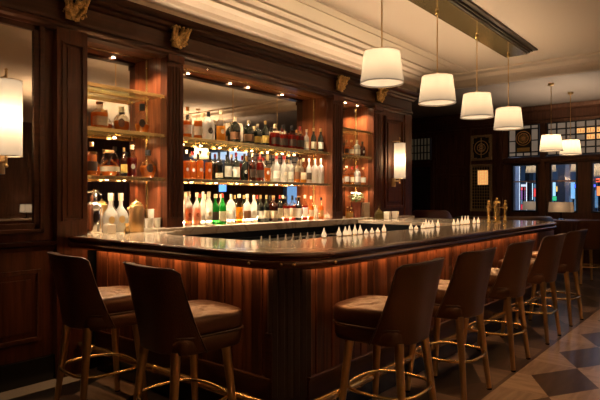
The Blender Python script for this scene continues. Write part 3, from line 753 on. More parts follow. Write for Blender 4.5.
# ------------------------------------------------------------------ bar stools
def make_stool():
    t = thing('bar_stool', '', 'bar stool')          # faces +Y, origin on the floor under the seat centre
    hw = .238
    # seat cushion with tufted top
    bm = B(); n = 20; tops = []
    SD = .236
    def outl(a, r):
        ca, sa = math.cos(a), math.sin(a); k = (abs(ca)**5+abs(sa)**5)**(-1/5); return (r*k*ca, r*k*sa)
    levels = [(.90,.655),(1.0,.668),(1.01,.70),(1.01,.735),(.985,.757),(.93,.768)]
    R = []
    NN = 48
    for s_, z in levels: R.append([bm.verts.new((outl(2*PI*i/NN, hw*s_)[0], outl(2*PI*i/NN, SD*s_)[1]+.062, z)) for i in range(NN)])
    for j in range(1, 9):
        f = 1-j/9*.97; ring_ = []
        for i in range(NN):
            x, y = outl(2*PI*i/NN, .93*f*hw)[0], outl(2*PI*i/NN, SD*.93*f)[1]
            u, v = x/.115, y/.115
            z = .768 + .016*(1-f*f) - .010*(abs(math.sin(PI*(u+v)/2+PI/2))<.22) - .006*(abs(math.sin(PI*(u-v)/2+PI/2))<.22)
            ring_.append(bm.verts.new((x, y+.062, z)))
        R.append(ring_)
    skin(bm, R); obj('seat_cushion', bm, M['leather'], t, smooth=True, sub=1)
    bm = B(); R = []
    for s_, z in [(.86,.565),(.95,.572),(.985,.60),(.99,.645),(.95,.66)]: R.append([bm.verts.new((outl(2*PI*i/NN, hw*s_)[0], outl(2*PI*i/NN, SD*s_)[1]+.055, z)) for i in range(NN)])
    skin(bm, R); obj('seat_base', bm, M['leather'], t, smooth=True, auto=60)
    bm = B(); tube(bm, [(outl(2*PI*i/NN, hw*1.0)[0], outl(2*PI*i/NN, SD)[1]+.062, .663) for i in range(NN)], .006, 6, True)
    obj('seat_piping', bm, M['piping'], t, smooth=True)
    # curved back shell with short wings
    bm = B(); nu, nv = 24, 10
    def bp(u, v, off_):
        wd = .248 + .020*v                      # half width widens upwards
        wg = .21 - .20*v + .10*v*v; y = -.215 - .080*v**1.3 + wg*abs(u)**3.4
        z = .575 + .462*v
        if v > .999: z += .006*(1-u*u) - .004*abs(u)**6
        z -= .020*max(0, (abs(u)-.86)/.14)**2.2*v**6
        # outward normal in plan
        dy = wg*3.4*abs(u)**2.4*(1 if u > 0 else -1)
        n_ = Vector((dy, -wd, 0)).normalized() if False else Vector((dy/wd, -1, 0)).normalized()
        return Vector((u*wd, y, z)) + n_*off_
    TH = .056
    grid = []
    for side in (0, 1):
        g = []
        for j in range(nv+1):
            v = j/nv
            g.append([bm.verts.new(bp(-1+2*i/nu, v, (0 if side == 0 else -TH*(1-.25*abs(-1+2*i/nu)**6)))) for i in range(nu+1)])
        grid.append(g)
    for side in (0,1):
        for j in range(nv):
            for i in range(nu): bm.faces.new((grid[side][j][i], grid[side][j][i+1], grid[side][j+1][i+1], grid[side][j+1][i]))
    for i in range(nu):
        for j in (0, nv): bm.faces.new((grid[0][j][i], grid[0][j][i+1], grid[1][j][i+1], grid[1][j][i]))
    for j in range(nv):
        for i in (0, nu): bm.faces.new((grid[0][j][i], grid[0][j+1][i], grid[1][j+1][i], grid[1][j][i]))
    obj('backrest', bm, M['leather'], t, smooth=True, bevel=.014, seg=3)
    bm = B(); pts = [bp(-1, v/8, .0) + Vector((-.001,0,0)) for v in range(0, 8)] + [bp(-1+2*i/nu, 1, .001) + Vector((0,0,.0)) for i in range(nu+1)] + [bp(1, v/8, .0) for v in range(7, -1, -1)]
    tube(bm, pts, .0055, 6); obj('back_piping', bm, M['piping'], t, smooth=True)
    for sx, sy in ((-1,-1),(1,-1),(-1,1),(1,1)):
        bm = B(); tube(bm, [(sx*.165, sy*.16+.015, .585), (sx*.216, sy*.215+.01, .012)], [.027, .0175], 14)
        L_ = obj('leg', bm, M['brass_dark'], t, smooth=True, auto=50)
        bm = B(); lathe(bm, [(.0,0),(.0185,0),(.0185,.014),(0,.014)], 12, (sx*.217, sy*.216+.01, 0)); obj('foot_cap', bm, M['black'], L_)
    bm = B(); tube(bm, [(.235*(abs(math.cos(a))**.7)*(1 if math.cos(a)>0 else -1)*1.0, .222*(abs(math.sin(a))**.7)*(1 if math.sin(a)>0 else -1), .285) for a in [2*PI*k/36 + .001 for k in range(36)]], .0105, 8, True)
    obj('foot_ring', bm, M['brass'], t, smooth=True)
    return t
stool = make_stool()
SL = [('bar_stool', 2.875, 1.65, 0.03, 'brown leather bar stool at the front of the bar, nearest the bar corner'),
      ('', 3.76, 1.66, -.02, 'brown leather bar stool at the front of the bar, second from the corner'),
      ('', 4.71, 1.66, .03, 'brown leather bar stool at the front of the bar, third from the corner'),
      ('', 5.76, 1.67, .0, 'brown leather bar stool at the front of the bar, fourth from the corner'),
      ('', 6.71, 1.67, -.04, 'brown leather bar stool at the far end of the bar front'),
      ('', 1.98, 2.47, -PI/2-.12, 'brown leather bar stool on the short left side, nearer the bar corner'),
      ('', 1.98, 3.34, -PI/2-.13, 'brown leather bar stool on the short left side, nearest the wall'),
      ('', 9.95, 2.02, -.85, 'brown leather bar stool at the far table, just beyond the bar row'),
      ('', 10.25, 1.50, -.85, 'brown leather bar stool at the far high table, at the right edge')]
for i, (_, x, y, rz, lab) in enumerate(SL):
    o = stool if i == 0 else dup(stool, (0,0,0)); at(o, (x, y, 0), rz); o['label'] = lab
    o['group'] = 'bar stools at the bar' if i < 7 else 'bar stools at the far table'

# ------------------------------------------------------------------ bottles
def cyl_open(bm, r, z0, z1, n=24, a0=0, a1=360, sq=0, flat=1.0):
    A = []; C = []; m = max(3, int(n*(a1-a0)/360))
    for i in range(m+1):
        a = math.radians(a0+(a1-a0)*i/m); k = 1.0
        if sq: k = (abs(math.cos(a))**sq+abs(math.sin(a))**sq)**(-1/sq)
        p = (r*k*math.cos(a), r*k*math.sin(a)*flat); A.append(bm.verts.new((*p, z0))); C.append(bm.verts.new((*p, z1)))
    for i in range(m): bm.faces.new((A[i], A[i+1], C[i+1], C[i]))
SHAPES = {  # fractions of (radius, height)
 'round':   [(0,0),(.9,0),(1,.02),(1,.56),(.93,.62),(.45,.72),(.32,.77),(.30,.93),(.36,.94),(.36,.97),(0,.97)],
 'wine':    [(0,0),(.9,0),(1,.02),(1,.55),(.95,.60),(.70,.68),(.40,.75),(.33,.80),(.31,.96),(0,.96)],
 'square':  [(0,0),(.9,0),(1,.02),(1,.58),(.90,.66),(.45,.73),(.34,.76),(.32,.92),(0,.92)],
 'jug':     [(0,0),(.9,0),(1,.03),(1,.50),(.97,.60),(.80,.70),(.45,.78),(.28,.82),(.26,.93),(0,.93)],
 'flask':   [(0,0),(.55,0),(.70,.03),(.95,.22),(1,.36),(.93,.50),(.65,.64),(.35,.71),(.30,.75),(.30,.88),(0,.88)],
 'bulb':    [(0,0),(.60,0),(.72,.04),(.98,.28),(1,.38),(.85,.50),(.45,.60),(.26,.67),(.22,.86),(.30,.87),(.30,.90),(0,.90)],
 'slim':    [(0,0),(.9,0),(1,.02),(1,.62),(.80,.70),(.50,.76),(.42,.80),(.40,.94),(0,.94)],
 'cone':    [(0,0),(.95,0),(1,.02),(1,.35),(.80,.55),(.45,.72),(.30,.78),(.28,.93),(0,.93)],
}
cache = {}
def bottle(shape, r, h, glassk, liqk, level, capk, labk, lab_z=(.14,.42), labform='wrap'):
    """bottle root at base; parts body (> liquid), cap, label"""
    key = (shape, round(r, 3), round(h, 2), glassk, liqk, level, capk, labk, lab_z, labform)
    t = thing('bottle', '', 'bottle'); P = SHAPES[shape]; sq = 6 if shape == 'square' else 0; flat = .62 if shape in ('flask',) else 1
    nseg = 18
    if key in cache: meshes = cache[key]
    else:
        meshes = {}
        def mk(nm, bm, mat, sm=True):
            bmesh.ops.recalc_face_normals(bm, faces=bm.faces[:]); me = bpy.data.meshes.new(nm); bm.to_mesh(me); bm.free(); me.materials.append(mat)
            if sm: me.polygons.foreach_set('use_smooth', [True]*len(me.polygons)); me.set_sharp_from_angle(angle=math.radians(50))
            meshes[nm] = me
        bm = B(); lathe(bm, [(a*r, b_*h) for a, b_ in P], nseg, sq=sq, flat=flat); mk('body', bm, M[glassk])
        if liqk:
            bm = B(); pr = [(0, .012*h+.002)]
            for a, b_ in P[1:-1]:
                if b_ < level: pr.append((max(.001, a*r*.93), max(b_*h, .004)))
            ra = next((P[i-1][0] + (P[i][0]-P[i-1][0])*(level-P[i-1][1])/max(1e-6, P[i][1]-P[i-1][1]) for i in range(1, len(P)) if P[i][1] >= level and P[i][1] > P[i-1][1]), .3)
            pr += [(ra*r*.92, level*h), (0, level*h)]
            bm.free(); bm = B(); lathe(bm, pr, nseg, sq=sq, flat=flat); mk('liquid', bm, M[liqk])
        top = P[-1][1]; rn = P[-2][0]*r
        bm = B(); lathe(bm, [(0, (top-.10)*h), (rn*1.12, (top-.10)*h), (rn*1.15, 1.0*h), (0, 1.0*h)] if capk != 'cork' else [(0, (top-.01)*h), (rn*1.5, (top-.01)*h), (rn*1.6, h), (0, h)], 12); mk('cap', bm, M[capk])
        if labk:
            if labform == 'wrap': bm = B(); cyl_open(bm, r*1.012, lab_z[0]*h, lab_z[1]*h, 30, 170, 350, sq, flat); mk('paper_label', bm, M[labk])
            elif labform == 'disc':
                bm = B(); zc = (lab_z[0]+lab_z[1])/2*h; rr = r*.50
                vs = [bm.verts.new((rr*math.cos(2*PI*i/20)*.72 - r*.35*1.0, 0, zc+rr*math.sin(2*PI*i/20))) for i in range(20)]
                for v in vs:
                    x = v.co.x; v.co.y = -math.sqrt(max(0, (r*1.02)**2-x*x))*flat
                bm.faces.new(vs); mk('paper_label', bm, M[labk], False)
        cache[key] = meshes
    body = None
    for nm in ('body', 'liquid', 'cap', 'paper_label'):
        if nm not in meshes: continue
        o = bpy.data.objects.new(nm, meshes[nm]); COL.objects.link(o)
        if nm == 'body': body = o
        o.parent = body if nm == 'liquid' else t
    return t
def row(items, Y, z, where, group, jit=.012):
    n = len(items); ords = ['leftmost','second','third','fourth','fifth','sixth','seventh','eighth','ninth','tenth','eleventh','twelfth','thirteenth','fourteenth','fifteenth','sixteenth','seventeenth','eighteenth','nineteenth','twentieth','twenty-first','twenty-second','twenty-third']
    for i, (px, top, wpx, shape, g_, l_, lev, cap, lab, look, *ex) in enumerate(items):
        yy = Y + (jit if i % 2 else -jit); x = atpx(px, yy); h = zat(top, x, yy) - z; r = wpx*dep(x, yy)/FPX/2
        kw = ex[0] if ex else {}
        t = bottle(shape, r, h, g_, l_, lev, cap, lab, **kw); t.location = (x, yy, z)
        pos = 'rightmost' if i == n-1 else ords[i] + ('' if i == 0 else ' from left')
        t['label'] = f'{look}, {pos} on {where}'; t['group'] = group
FR = dict(lab_z=(.20,.45), labform='disc')
# central alcove, upper shelf
row([(187.5,107,8.5,'round','glass','amber',.55,'cap_gold','label_w','brown whisky bottle with pale label'),
 (198,109,8.5,'round','glass','amber',.60,'cork','label','amber whisky bottle with cork stopper'),
 (208.5,112,12.5,'jug','clearlit',None,0,'cap_black','label_d','clear round-shouldered bottle with dark stopper',FR),
 (221,110.5,9.5,'round','glass','honey',.50,'cap_cream','label','half-full golden bottle with cream cap',FR),
 (235,117,11,'jug','darkglass',None,0,'cap_cream','label_b','squat black jug bottle'),
 (248.5,120,11,'jug','darkglass',None,0,'cap_cream','label_b','squat black jug bottle'),
 (257.5,124,7,'square','darkglass',None,0,'cap_cream','label_y','small dark bottle with yellow label'),
 (265.5,121,7.5,'wine','darkglass',None,0,'cap_gold','label_y','dark green bottle with yellow label'),
 (275,124,8.5,'square','glass','red',.62,'cap_cream','label_d','red liqueur bottle with cream cap'),
 (283.5,125,7.5,'square','glass','red',.60,'cap_black','label_d','deep red bottle with black cap'),
 (291.8,125.5,7.5,'square','glass','red',.60,'cap_black','label_d','deep red bottle with black cap'),
 (300,126.5,7,'square','glass','red',.60,'cap_red','label_d','deep red bottle with red cap'),
 (306.5,129.5,5.5,'round','clearlit','red',.35,'cap_cream','label','small pink bottle with pale neck'),
 (313.5,128,6,'wine','darkglass',None,0,'cap_gold','label','black wine-shaped bottle with gold foil'),
 (320.5,128.5,6,'wine','darkglass',None,0,'cap_gold','label_w','black wine-shaped bottle with gold foil')],
 4.265, Z2+.003, 'upper central shelf', 'bottles on the upper central shelf')
row([(186.5,150,7,'round','glass','orange',.62,'cap_cream','label_w','orange spirit bottle',FR),
 (192.5,151.5,7.5,'round','glass','orange',.66,'cap_red','label_w','orange spirit bottle with oval label',FR),
 (200,150.5,7.5,'round','glass','orange',.66,'cap_cream','label_w','orange spirit bottle with oval label',FR),
 (208.5,152,7.5,'round','glass','orange',.62,'cap_gold','label_w','orange spirit bottle with round white label',FR),
 (219,152,8,'wine','darkglass',None,0,'cap_black','label','dark bottle with low cream label',dict(lab_z=(.08,.25))),
 (228,151,7.5,'wine','darkglass',None,0,'cap_black','label_w','dark bottle with tall cream label',dict(lab_z=(.12,.48))),
 (236,152.5,7.5,'wine','darkglass',None,0,'cap_red','label_w','dark bottle with red cap and cream label',dict(lab_z=(.12,.48))),
 (244.5,153.5,7.5,'cone','darkglass',None,0,'cap_black','label_w','dark sloping bottle with round white label',FR),
 (252.5,153,7,'round','brownglass','red',.6,'cap_cream','label_d','dark red round bottle'),
 (260,154.5,8,'jug','glass','red',.7,'cap_red','label_d','red-orange jug bottle with red cap'),
 (267.5,154.5,8.5,'flask','glass','amber',.5,'cap_gold','label_w','amber flask with gold cap',FR),
 (276.5,155.5,7.5,'round','clearlit',None,0,'cap_red','label_w','clear spirit bottle with red cap'),
 (284,156,7.5,'round','clearlit',None,0,'cap_red','label','clear spirit bottle with dull red cap',FR),
 (290.8,157,5.8,'round','clearlit',None,0,'cap_black','label_w','clear spirit bottle with dark cap'),
 (297,157.5,6.6,'round','glass','amber',.3,'cap_black','label_b','brown-labelled spirit bottle'),
 (303.3,158.5,6,'round','glass','honey',.35,'cap_cream','label','golden bottle with cream cap'),
 (309,158.5,5.6,'round','clearlit','honey',.2,'cap_cream','label_d','clear bottle with dark label'),
 (315,158.5,5.5,'square','clearlit',None,0,'cap_cream','label_b','clear bottle with small brown label',FR),
 (320.8,158.5,5.5,'square','clearlit',None,0,'cap_cream','label_d','clear bottle with small dark label',FR)],
 4.265, Z3+.003, 'lower central shelf', 'bottles on the lower central shelf')
row([(188.6,191.5,8,'round','clearlit','orange',.52,'cap_cream','label_b','orange liqueur bottle with pale neck',FR),
 (196.8,192.5,8,'round','clearlit','orange',.52,'cap_cream','label_b','orange liqueur bottle with brown label',FR),
 (203,191.5,6,'slim','frost',None,0,'cap_cream',None,'tall frosted white bottle without label'),
 (208.8,191.5,7.5,'slim','frost',None,0,'cap_cream','label_g','tall frosted white bottle with gold label',FR),
 (215.3,194,7.5,'round','green',None,0,'cap_cream','label_d','green bottle with dark label'),
 (222.5,193.5,7.5,'wine','green',None,0,'cap_red','label','green bottle with cream label',dict(lab_z=(.10,.42))),
 (231,194,9.5,'jug','frost',None,0,'cap_cream','label_w','frosted white jug bottle'),
 (239,194,8,'round','glass','honey',.55,'cap_cream','label_g','golden yellow bottle with clear neck',FR),
 (247.2,194,8,'round','clearlit',None,0,'cap_cream','label_b','clear bottle with brown label'),
 (254,195,6.5,'slim','frost',None,0,'cap_cream','label_w','slim white bottle with pale label'),
 (260.5,195,6.5,'wine','darkglass',None,0,'cap_gold','label_w','dark green wine bottle with white label'),
 (266.5,195,6.5,'wine','darkglass',None,0,'cap_gold','label','dark green wine bottle with cream label'),
 (273.3,195.5,7.5,'square','brownglass','red',.6,'cap_gold','label','brown square bottle with cream label'),
 (279.8,195,6.5,'wine','darkglass',None,0,'cap_red','label','dark bottle with red cap and cream label',dict(lab_z=(.12,.5))),
 (286.3,196,6.2,'round','glass','red',.6,'cap_black','label','reddish bottle with black cap and cream label',dict(lab_z=(.12,.5))),
 (292.3,195.5,6.4,'square','glass','red',.6,'cap_black','label','reddish square bottle with cream label',dict(lab_z=(.12,.5))),
 (298.8,196,6.2,'wine','darkglass',None,0,'cork','label_w','dark bottle with orange stopper and white label',dict(lab_z=(.12,.5))),
 (305,195,6,'round','glass','red',.58,'cap_cream','label_w','deep red bottle with pale cap',dict(lab_z=(.12,.5))),
 (311,196,5.6,'round','glass','amber',.58,'cap_cream','label','amber bottle with pale cap'),
 (316,205,4.6,'slim','frost',None,0,'cap_cream',None,'short small white bottle'),
 (321,197.5,5.2,'round','glass','orange',.62,'cap_black','label_g','orange bottle with black stopper'),
 (326.8,199,4.4,'slim','frost',None,0,'cap_cream',None,'slim tall white bottle')],
 4.225, ZS, 'the back counter', 'bottles on the back counter')
# left alcove
row([(99.5,102,13.5,'square','glass','amber',.60,'cork','label','amber square-shouldered bottle with cork top',dict(lab_z=(.12,.45))),
 (121.5,107,17.5,'flask','glass','amber',.42,'cap_cream','label_b','round clear flask half full of amber whisky',FR),
 (142,104,16.5,'flask','glass','orange',.30,'cap_black','label_d','round flask with tall dark stopper',FR)],
 4.27, Z2+.003, 'middle left shelf', 'bottles on the middle left shelf')
row([(91.5,142,11,'round','glass','amber',.62,'cap_cream','label_d','tall amber bottle with pale neck'),
 (109.5,150,19,'bulb','glass','amber',.40,'cork','label','bulbous decanter with wooden stopper',dict(lab_z=(.18,.36))),
 (124,147.5,6.5,'wine','brownglass',None,0,'cap_gold','label_y','slim brown bottle'),
 (132,145,10,'round','glass','red',.60,'cap_cream','label_w','red-amber bottle with small white label',FR),
 (148,150,17,'bulb','glass','orange',.42,'cap_black','label_d','round orange decanter with dark neck',FR)],
 4.27, Z3+.003, 'lowest left shelf', 'bottles on the lowest left shelf')
row([(346.5,140,5,'round','glass','amber',.5,'cap_cream','label_d','amber bottle with clear top'),
 (351.5,140,5.2,'round','glass','amber',.55,'cap_gold','label','amber bottle with cream label'),
 (357,140,5.2,'square','clearlit','honey',.35,'cap_cream','label_w','clear bottle with white label'),
 (362.3,141.5,5.6,'round','brownglass',None,0,'cap_black','label_w','brown bottle with white label',FR)],
 4.25, Z2+.003, 'upper right shelf', 'bottles on the upper right shelf')
row([(346.5,166,5.5,'round','glass','orange',.5,'cap_cream','label_w','orange bottle with pale cap'),
 (352,167,5.2,'round','glass','amber',.55,'cap_red','label','amber bottle with red cap'),
 (357.3,165.5,5.5,'square','clearlit','honey',.25,'cap_red','label_w','pale clear bottle with red cap'),
 (363,167.5,5.6,'bulb','glass','orange',.5,'cork','label_w','orange rounded bottle with cork')],
 4.25, Z3+.003, 'lower right shelf', 'bottles on the lower right shelf')

# ------------------------------------------------------------------ things on the counter, left alcove
def lath(name, prof, mat, parent, n=24, sm=True): 
    bm = B(); lathe(bm, prof, n); return obj(name, bm, mat, parent, smooth=sm, auto=45)
x = atpx(94, 4.30); t = thing('soda_siphon', 'polished steel soda siphon on the bar in the left alcove', 'soda siphon', (x, 4.30, 1.101))
lath('body', [(0,0),(.066,0),(.068,.01),(.068,.20),(.060,.235),(.040,.262),(.024,.275),(.022,.30),(0,.30)], M['chrome'], t)
bm = B(); lathe(bm, [(0,.295),(.028,.295),(.028,.315),(.018,.33),(.018,.36),(0,.365)], 16); tube(bm, [(0,0,.335),(-.03,0,.352),(-.065,0,.35),(-.082,0,.32),(-.084,0,.295)], [.011,.011,.009,.008,.007], 8)
tube(bm, [(-.01,0,.362),(.03,0,.358),(.062,0,.325)], .006, 8); obj('siphon_head', bm, M['chrome'], t, smooth=True, auto=50)
row([(110.5,193,15,'bulb','frost',None,0,'cap_cream','label_g','frosted white carafe bottle with oval label',dict(lab_z=(.22,.42),labform='disc')),
     (120.8,193,15,'bulb','frost',None,0,'cap_cream','label_g','frosted white carafe bottle with gold label',dict(lab_z=(.22,.42),labform='disc'))],
    4.32, 1.101, 'bar beside the siphon', 'frosted bottles beside the siphon', jit=.03)
x = atpx(136.5, 4.14); t = thing('brass_shaker', 'brass cylindrical canister with domed lid on the bar', 'canister', (x, 4.14, 1.101))
lath('body', [(0,0),(.062,0),(.063,.005),(.063,.215),(.056,.235),(.045,.245),(0,.25)], M['brass_dark'], t)
lath('lid', [(.050,.238),(.046,.255),(.02,.268),(.008,.272),(.010,.29),(0,.295)], M['brass'], t)
bm = B(); tube(bm, [(-.05,0,.22),(-.085,0,.21),(-.09,0,.17)], [.010,.008,.006], 8); obj('spout', bm, M['brass'], t, smooth=True)
x = atpx(127, 4.05); t = thing('jigger', 'small brass double jigger in front of the canister', 'jigger', (x, 4.05, 1.101))
lath('cup', [(0,0),(.026,0),(.024,.03),(.010,.055),(.012,.06),(.022,.085),(.020,.085),(0,.06)], M['brass'], t)
x = atpx(109.5, 4.14); t = thing('tealight_box', 'small white square holder before the frosted bottles', 'box', (x, 4.14, 1.101))
bm = B(); box(bm, -.042,-.035,0,.042,.035,.075); obj('holder', bm, M['white'], t, bevel=.006)
bm = B(); box(bm, -.034,-.028,.0755,.034,.028,.0765); obj('wax', bm, M['label_w'], t)
cup = None
for px, yv, zz, lab in ((148.5, 4.22, 1.101, 'white tapered cup on the bar just right of the brass canister'), (157.5, 4.22, 1.101, 'white tapered cup on the bar beside the alcove wall'), (151.5, 4.35, ZS+.0, 'white tapered cup behind the other two cups')):
    x = atpx(px, yv); zc_ = ZS if x > 2.955 else 1.101
    if cup is None:
        cup = thing('cup', lab, 'cup', (x, yv, zc_), 0, 'white cups beside the canister')
        lath('bowl', [(0,0),(.026,0),(.030,.02),(.036,.085),(.033,.085),(.026,.02),(0,.012)], M['white'], cup, 18)
        lath('rim', [(.034,.083),(.037,.085),(.037,.089),(.033,.089)], M['white'], cup, 18)
    else: dup(cup, (x, yv, zc_), label=lab, scale=(1,1,1.9) if yv > 4.3 else None)
# right alcove and counter end
x = atpx(356.5, 4.22); t = thing('flower_vase', 'dark red vase of white flowers in the right alcove', 'vase', (x, 4.22, ZS))
lath('vase', [(0,0),(.062,0),(.066,.01),(.080,.215),(.075,.215),(.06,.02),(0,.02)], M['copper'], t)
bm = B(); rnd = random.Random(5)
for k in range(46):
    a = rnd.uniform(0, 2*PI); r_ = rnd.uniform(.02,.125); zz = .22+rnd.uniform(0,.10); l = .045
    p = Vector((r_*math.cos(a), r_*math.sin(a)*.8, zz)); d_ = Vector((math.cos(a), math.sin(a), rnd.uniform(.2,1.2))).normalized(); s_ = d_.cross(Vector((0,0,1))).normalized()*.013
    v = [bm.verts.new(q) for q in (p, p+d_*l*.5+s_, p+d_*l, p+d_*l*.5-s_)]; bm.faces.new(v)
    if k < 14: tube(bm, [(0,0,.15), p], .0025, 5)
obj('leaves', bm, M['leaf'], t)
bm = B()
for k in range(20):
    a = rnd.uniform(0, 2*PI); r_ = rnd.uniform(.0,.12); c_ = (r_*math.cos(a), r_*math.sin(a)*.8, .275+rnd.uniform(-.02,.075))
    for q in range(5): sphere(bm, (c_[0]+.014*math.cos(q*1.257), c_[1]+.014*math.sin(q*1.257), c_[2]), .012, 5)
obj('white_blossoms', bm, M['petal'], t, smooth=True)
x = atpx(366, 4.17); t = thing('menu_box', 'plain pale upright box beside the flower vase', 'box', (x, 4.18, ZS))
bm = B(); box(bm, -.07,-.03,0,.07,.03,.205); obj('box_body', bm, simple('beige_card', (.45,.35,.25), .6), t, bevel=.004)
bm = B(); box(bm, -.071,-.031,.185,.071,.031,.207); obj('box_lid', bm, simple('beige_card_lid', (.50,.40,.29), .6), t, bevel=.003)
for px, h_, lab in ((347.5,.16,'small gold bottle left of the flower vase, nearer the pilaster'), (351.3,.145,'small gold bottle directly left of the flower vase')):
    t = bottle('round', .028, h_, 'glass', 'honey', .6, 'cap_gold', 'label_g', (.1,.5)); yv = 4.13; t.location = (atpx(px, yv), yv, ZS); t['label'] = lab; t['group'] = 'small gold bottles by the vase'
x = atpx(379, 3.97); t = thing('lantern', 'squat olive brass lantern with peaked lid on the bar end', 'lantern', (x, 3.97, 1.101))
bm = B(); lathe(bm, [(0,0),(.075,0),(.078,.01),(.078,.07),(.07,.085),(0,.09)], 4); obj('lantern_body', bm, M['olive'], t, bevel=.008)
bm = B(); lathe(bm, [(0,.088),(.07,.088),(.035,.125),(.010,.14),(.012,.155),(0,.16)], 4); obj('peaked_lid', bm, M['olive'], t, bevel=.004)
bm = B(); tube(bm, [(.02*math.cos(k), 0, .165+.02*math.sin(k)) for k in [2*PI*i/12 for i in range(12)]], .003, 5, True); obj('lantern_ring', bm, M['brass'], t)
for px, lab in ((387.5, 'white square pot on the bar end beside the lantern'), (395.5, 'white square pot on the bar end, right of the other pot')):
    yv = 3.96; t = thing('pot', lab, 'pot', (atpx(px, yv), yv, 1.101), .2, 'white pots on the bar end')
    bm = B(); lathe(bm, [(0,0),(.052,0),(.062,.105),(.056,.105),(.048,.01),(0,.01)], 4); bmesh.ops.rotate(bm, verts=bm.verts[:], matrix=Matrix.Rotation(PI/4, 3, 'Z')); obj('pot_body', bm, M['white'], t, bevel=.005)

# ------------------------------------------------------------------ glowing cones on the inner bar edge
def make_cone():
    t = thing('cone_lamp', '', 'candle lamp', group='cone lamps on the bar edge')
    lath('glowing_cone', [(0,.006),(.018,.006),(.0205,.018),(.0185,.032),(.010,.050),(.006,.066),(.003,.080),(0,.083)], M['candle'], t, 14)
    lath('cone_base', [(0,0),(.018,0),(.018,.008),(0,.008)], M['brass_dark'], t, 14)
    return t
cone = None
CN = [(324,10,236.5),(339,9.5,235),(345.3,9.5,234.3),(349.3,10,234),(355,10.5,233.4),(360.2,9.5,232.8),(366.2,5,232.5),(372,5.5,231.8),(377.8,5,231),(384,8.5,230.5),
      (411,6.5,227.6),(416.2,3.8,227),(422.6,5,226.5),(426,8.8,226),(428.8,7.5,225.8),(432.5,7.5,225.6),(438,7.5,225),(453.8,6.5,223.9),(457.8,6.8,223.7),(462,9,222.5),(465.2,9,222.4),(468,8.8,222),(474.2,6.5,221.2),(478.3,6.3,221)]
ords = ['first','second','third','fourth','fifth','sixth','seventh','eighth','ninth','tenth','eleventh','twelfth','thirteenth','fourteenth','fifteenth','sixteenth','seventeenth','eighteenth','nineteenth','twentieth','twenty-first','twenty-second','twenty-third','twenty-fourth']
for i, (px, hp, py) in enumerate(CN):
    k = (px-300)/FPX; dd_ = (H-1.101)*FPX/(py-198); lat = k*dd_; X = FX*dd_ + RX*lat; Y = FY*dd_ + RY*lat
    # keep on the inner strip of the counter
    Y = min(max(Y, 2.33), 2.46); X = atpx(px, Y)
    h_ = hp*dep(X, Y)/FPX
    if cone is None: cone = make_cone(); o = cone
    else: o = dup(cone, (0,0,0))
    o.location = (X, Y, 1.101); o.scale = (.95, .95, h_/.083)
    size = 'tall' if hp > 8 else 'low' if hp < 6 else 'small'
    o['label'] = f"{size} glowing cone lamp, {ords[i]} from the left on the bar's inner edge" if i < len(CN)-1 else "small glowing cone lamp nearest the brass taps on the bar's inner edge"

# ------------------------------------------------------------------ beer taps
t = thing('beer_tap_tower', 'three-column polished brass beer tap tower at the far end of the bar', 'beer tap', (6.72, 2.36, 1.101), ANG-PI/2)
for k, (dx_, h_, r_) in enumerate(((-.10,.25,.017),(0,.28,.036),(.10,.25,.017))):
    bm = B(); lathe(bm, [(0,0),(r_*1.4,0),(r_*1.5,.012),(r_,.02),(r_,h_-.05),(r_*1.25,h_-.045),(r_*1.1,h_-.02),(.010,h_-.012),(.010,h_)], 18, (dx_,0,0)); sphere(bm, (dx_,0,h_+.008), .016, 8)
    obj('tap_column', bm, M['brass'], t, smooth=True, auto=50)
bm = B()
for dx_ in (-.10,.10):
    tube(bm, [(dx_*1.35,0,.185),(dx_*.35,0,.185)], .008, 8); tube(bm, [(dx_,0,.185),(dx_,-.05,.18),(dx_,-.055,.15)], .008, 8)
obj('tap_spout', bm, M['brass'], t, smooth=True)

# ------------------------------------------------------------------ speed rail under the inner edge
t = thing('speed_rail', 'steel bottle rack behind the bar corner', 'bottle rack', (3.0, 2.66, .80))
bm = B(); box(bm, -.2,-.05,0,.9,.05,.006); box(bm,-.2,-.165,.02,.9,-.155,.12); box(bm,-.2,.05,.0,.9,.056,.13); box(bm,-.2,-.165,0,.9,-.05,.006)
obj('rack_tray', bm, M['steel'], t)
bm = B(); tube(bm, [(-.2,.053,.13),(-.2,.053,.295),(.9,.053,.295),(.9,.053,.13)], .006, 8); obj('guard_rail', bm, M['steel'], t)
sp = None
for k in range(8):
    x = 2.83 + k*.088; lab = f'dark speed-rail bottle with pale pour spout, {ords[k]} from the left behind the bar corner'
    if sp is None:
        sp = thing('pour_bottle', lab, 'bottle', (x, 2.66, .807), 0, 'pour bottles in the speed rail')
        lath('body', [(0,0),(.031,0),(.032,.17),(.026,.20),(.013,.225),(.012,.27),(0,.27)], M['darkglass'], sp, 14)
        lath('pour_spout', [(0,.265),(.013,.265),(.013,.28),(.008,.29),(.003,.325),(0,.325)], M['white'], sp, 10)
    else: dup(sp, (x, 2.66, .807), label=lab)

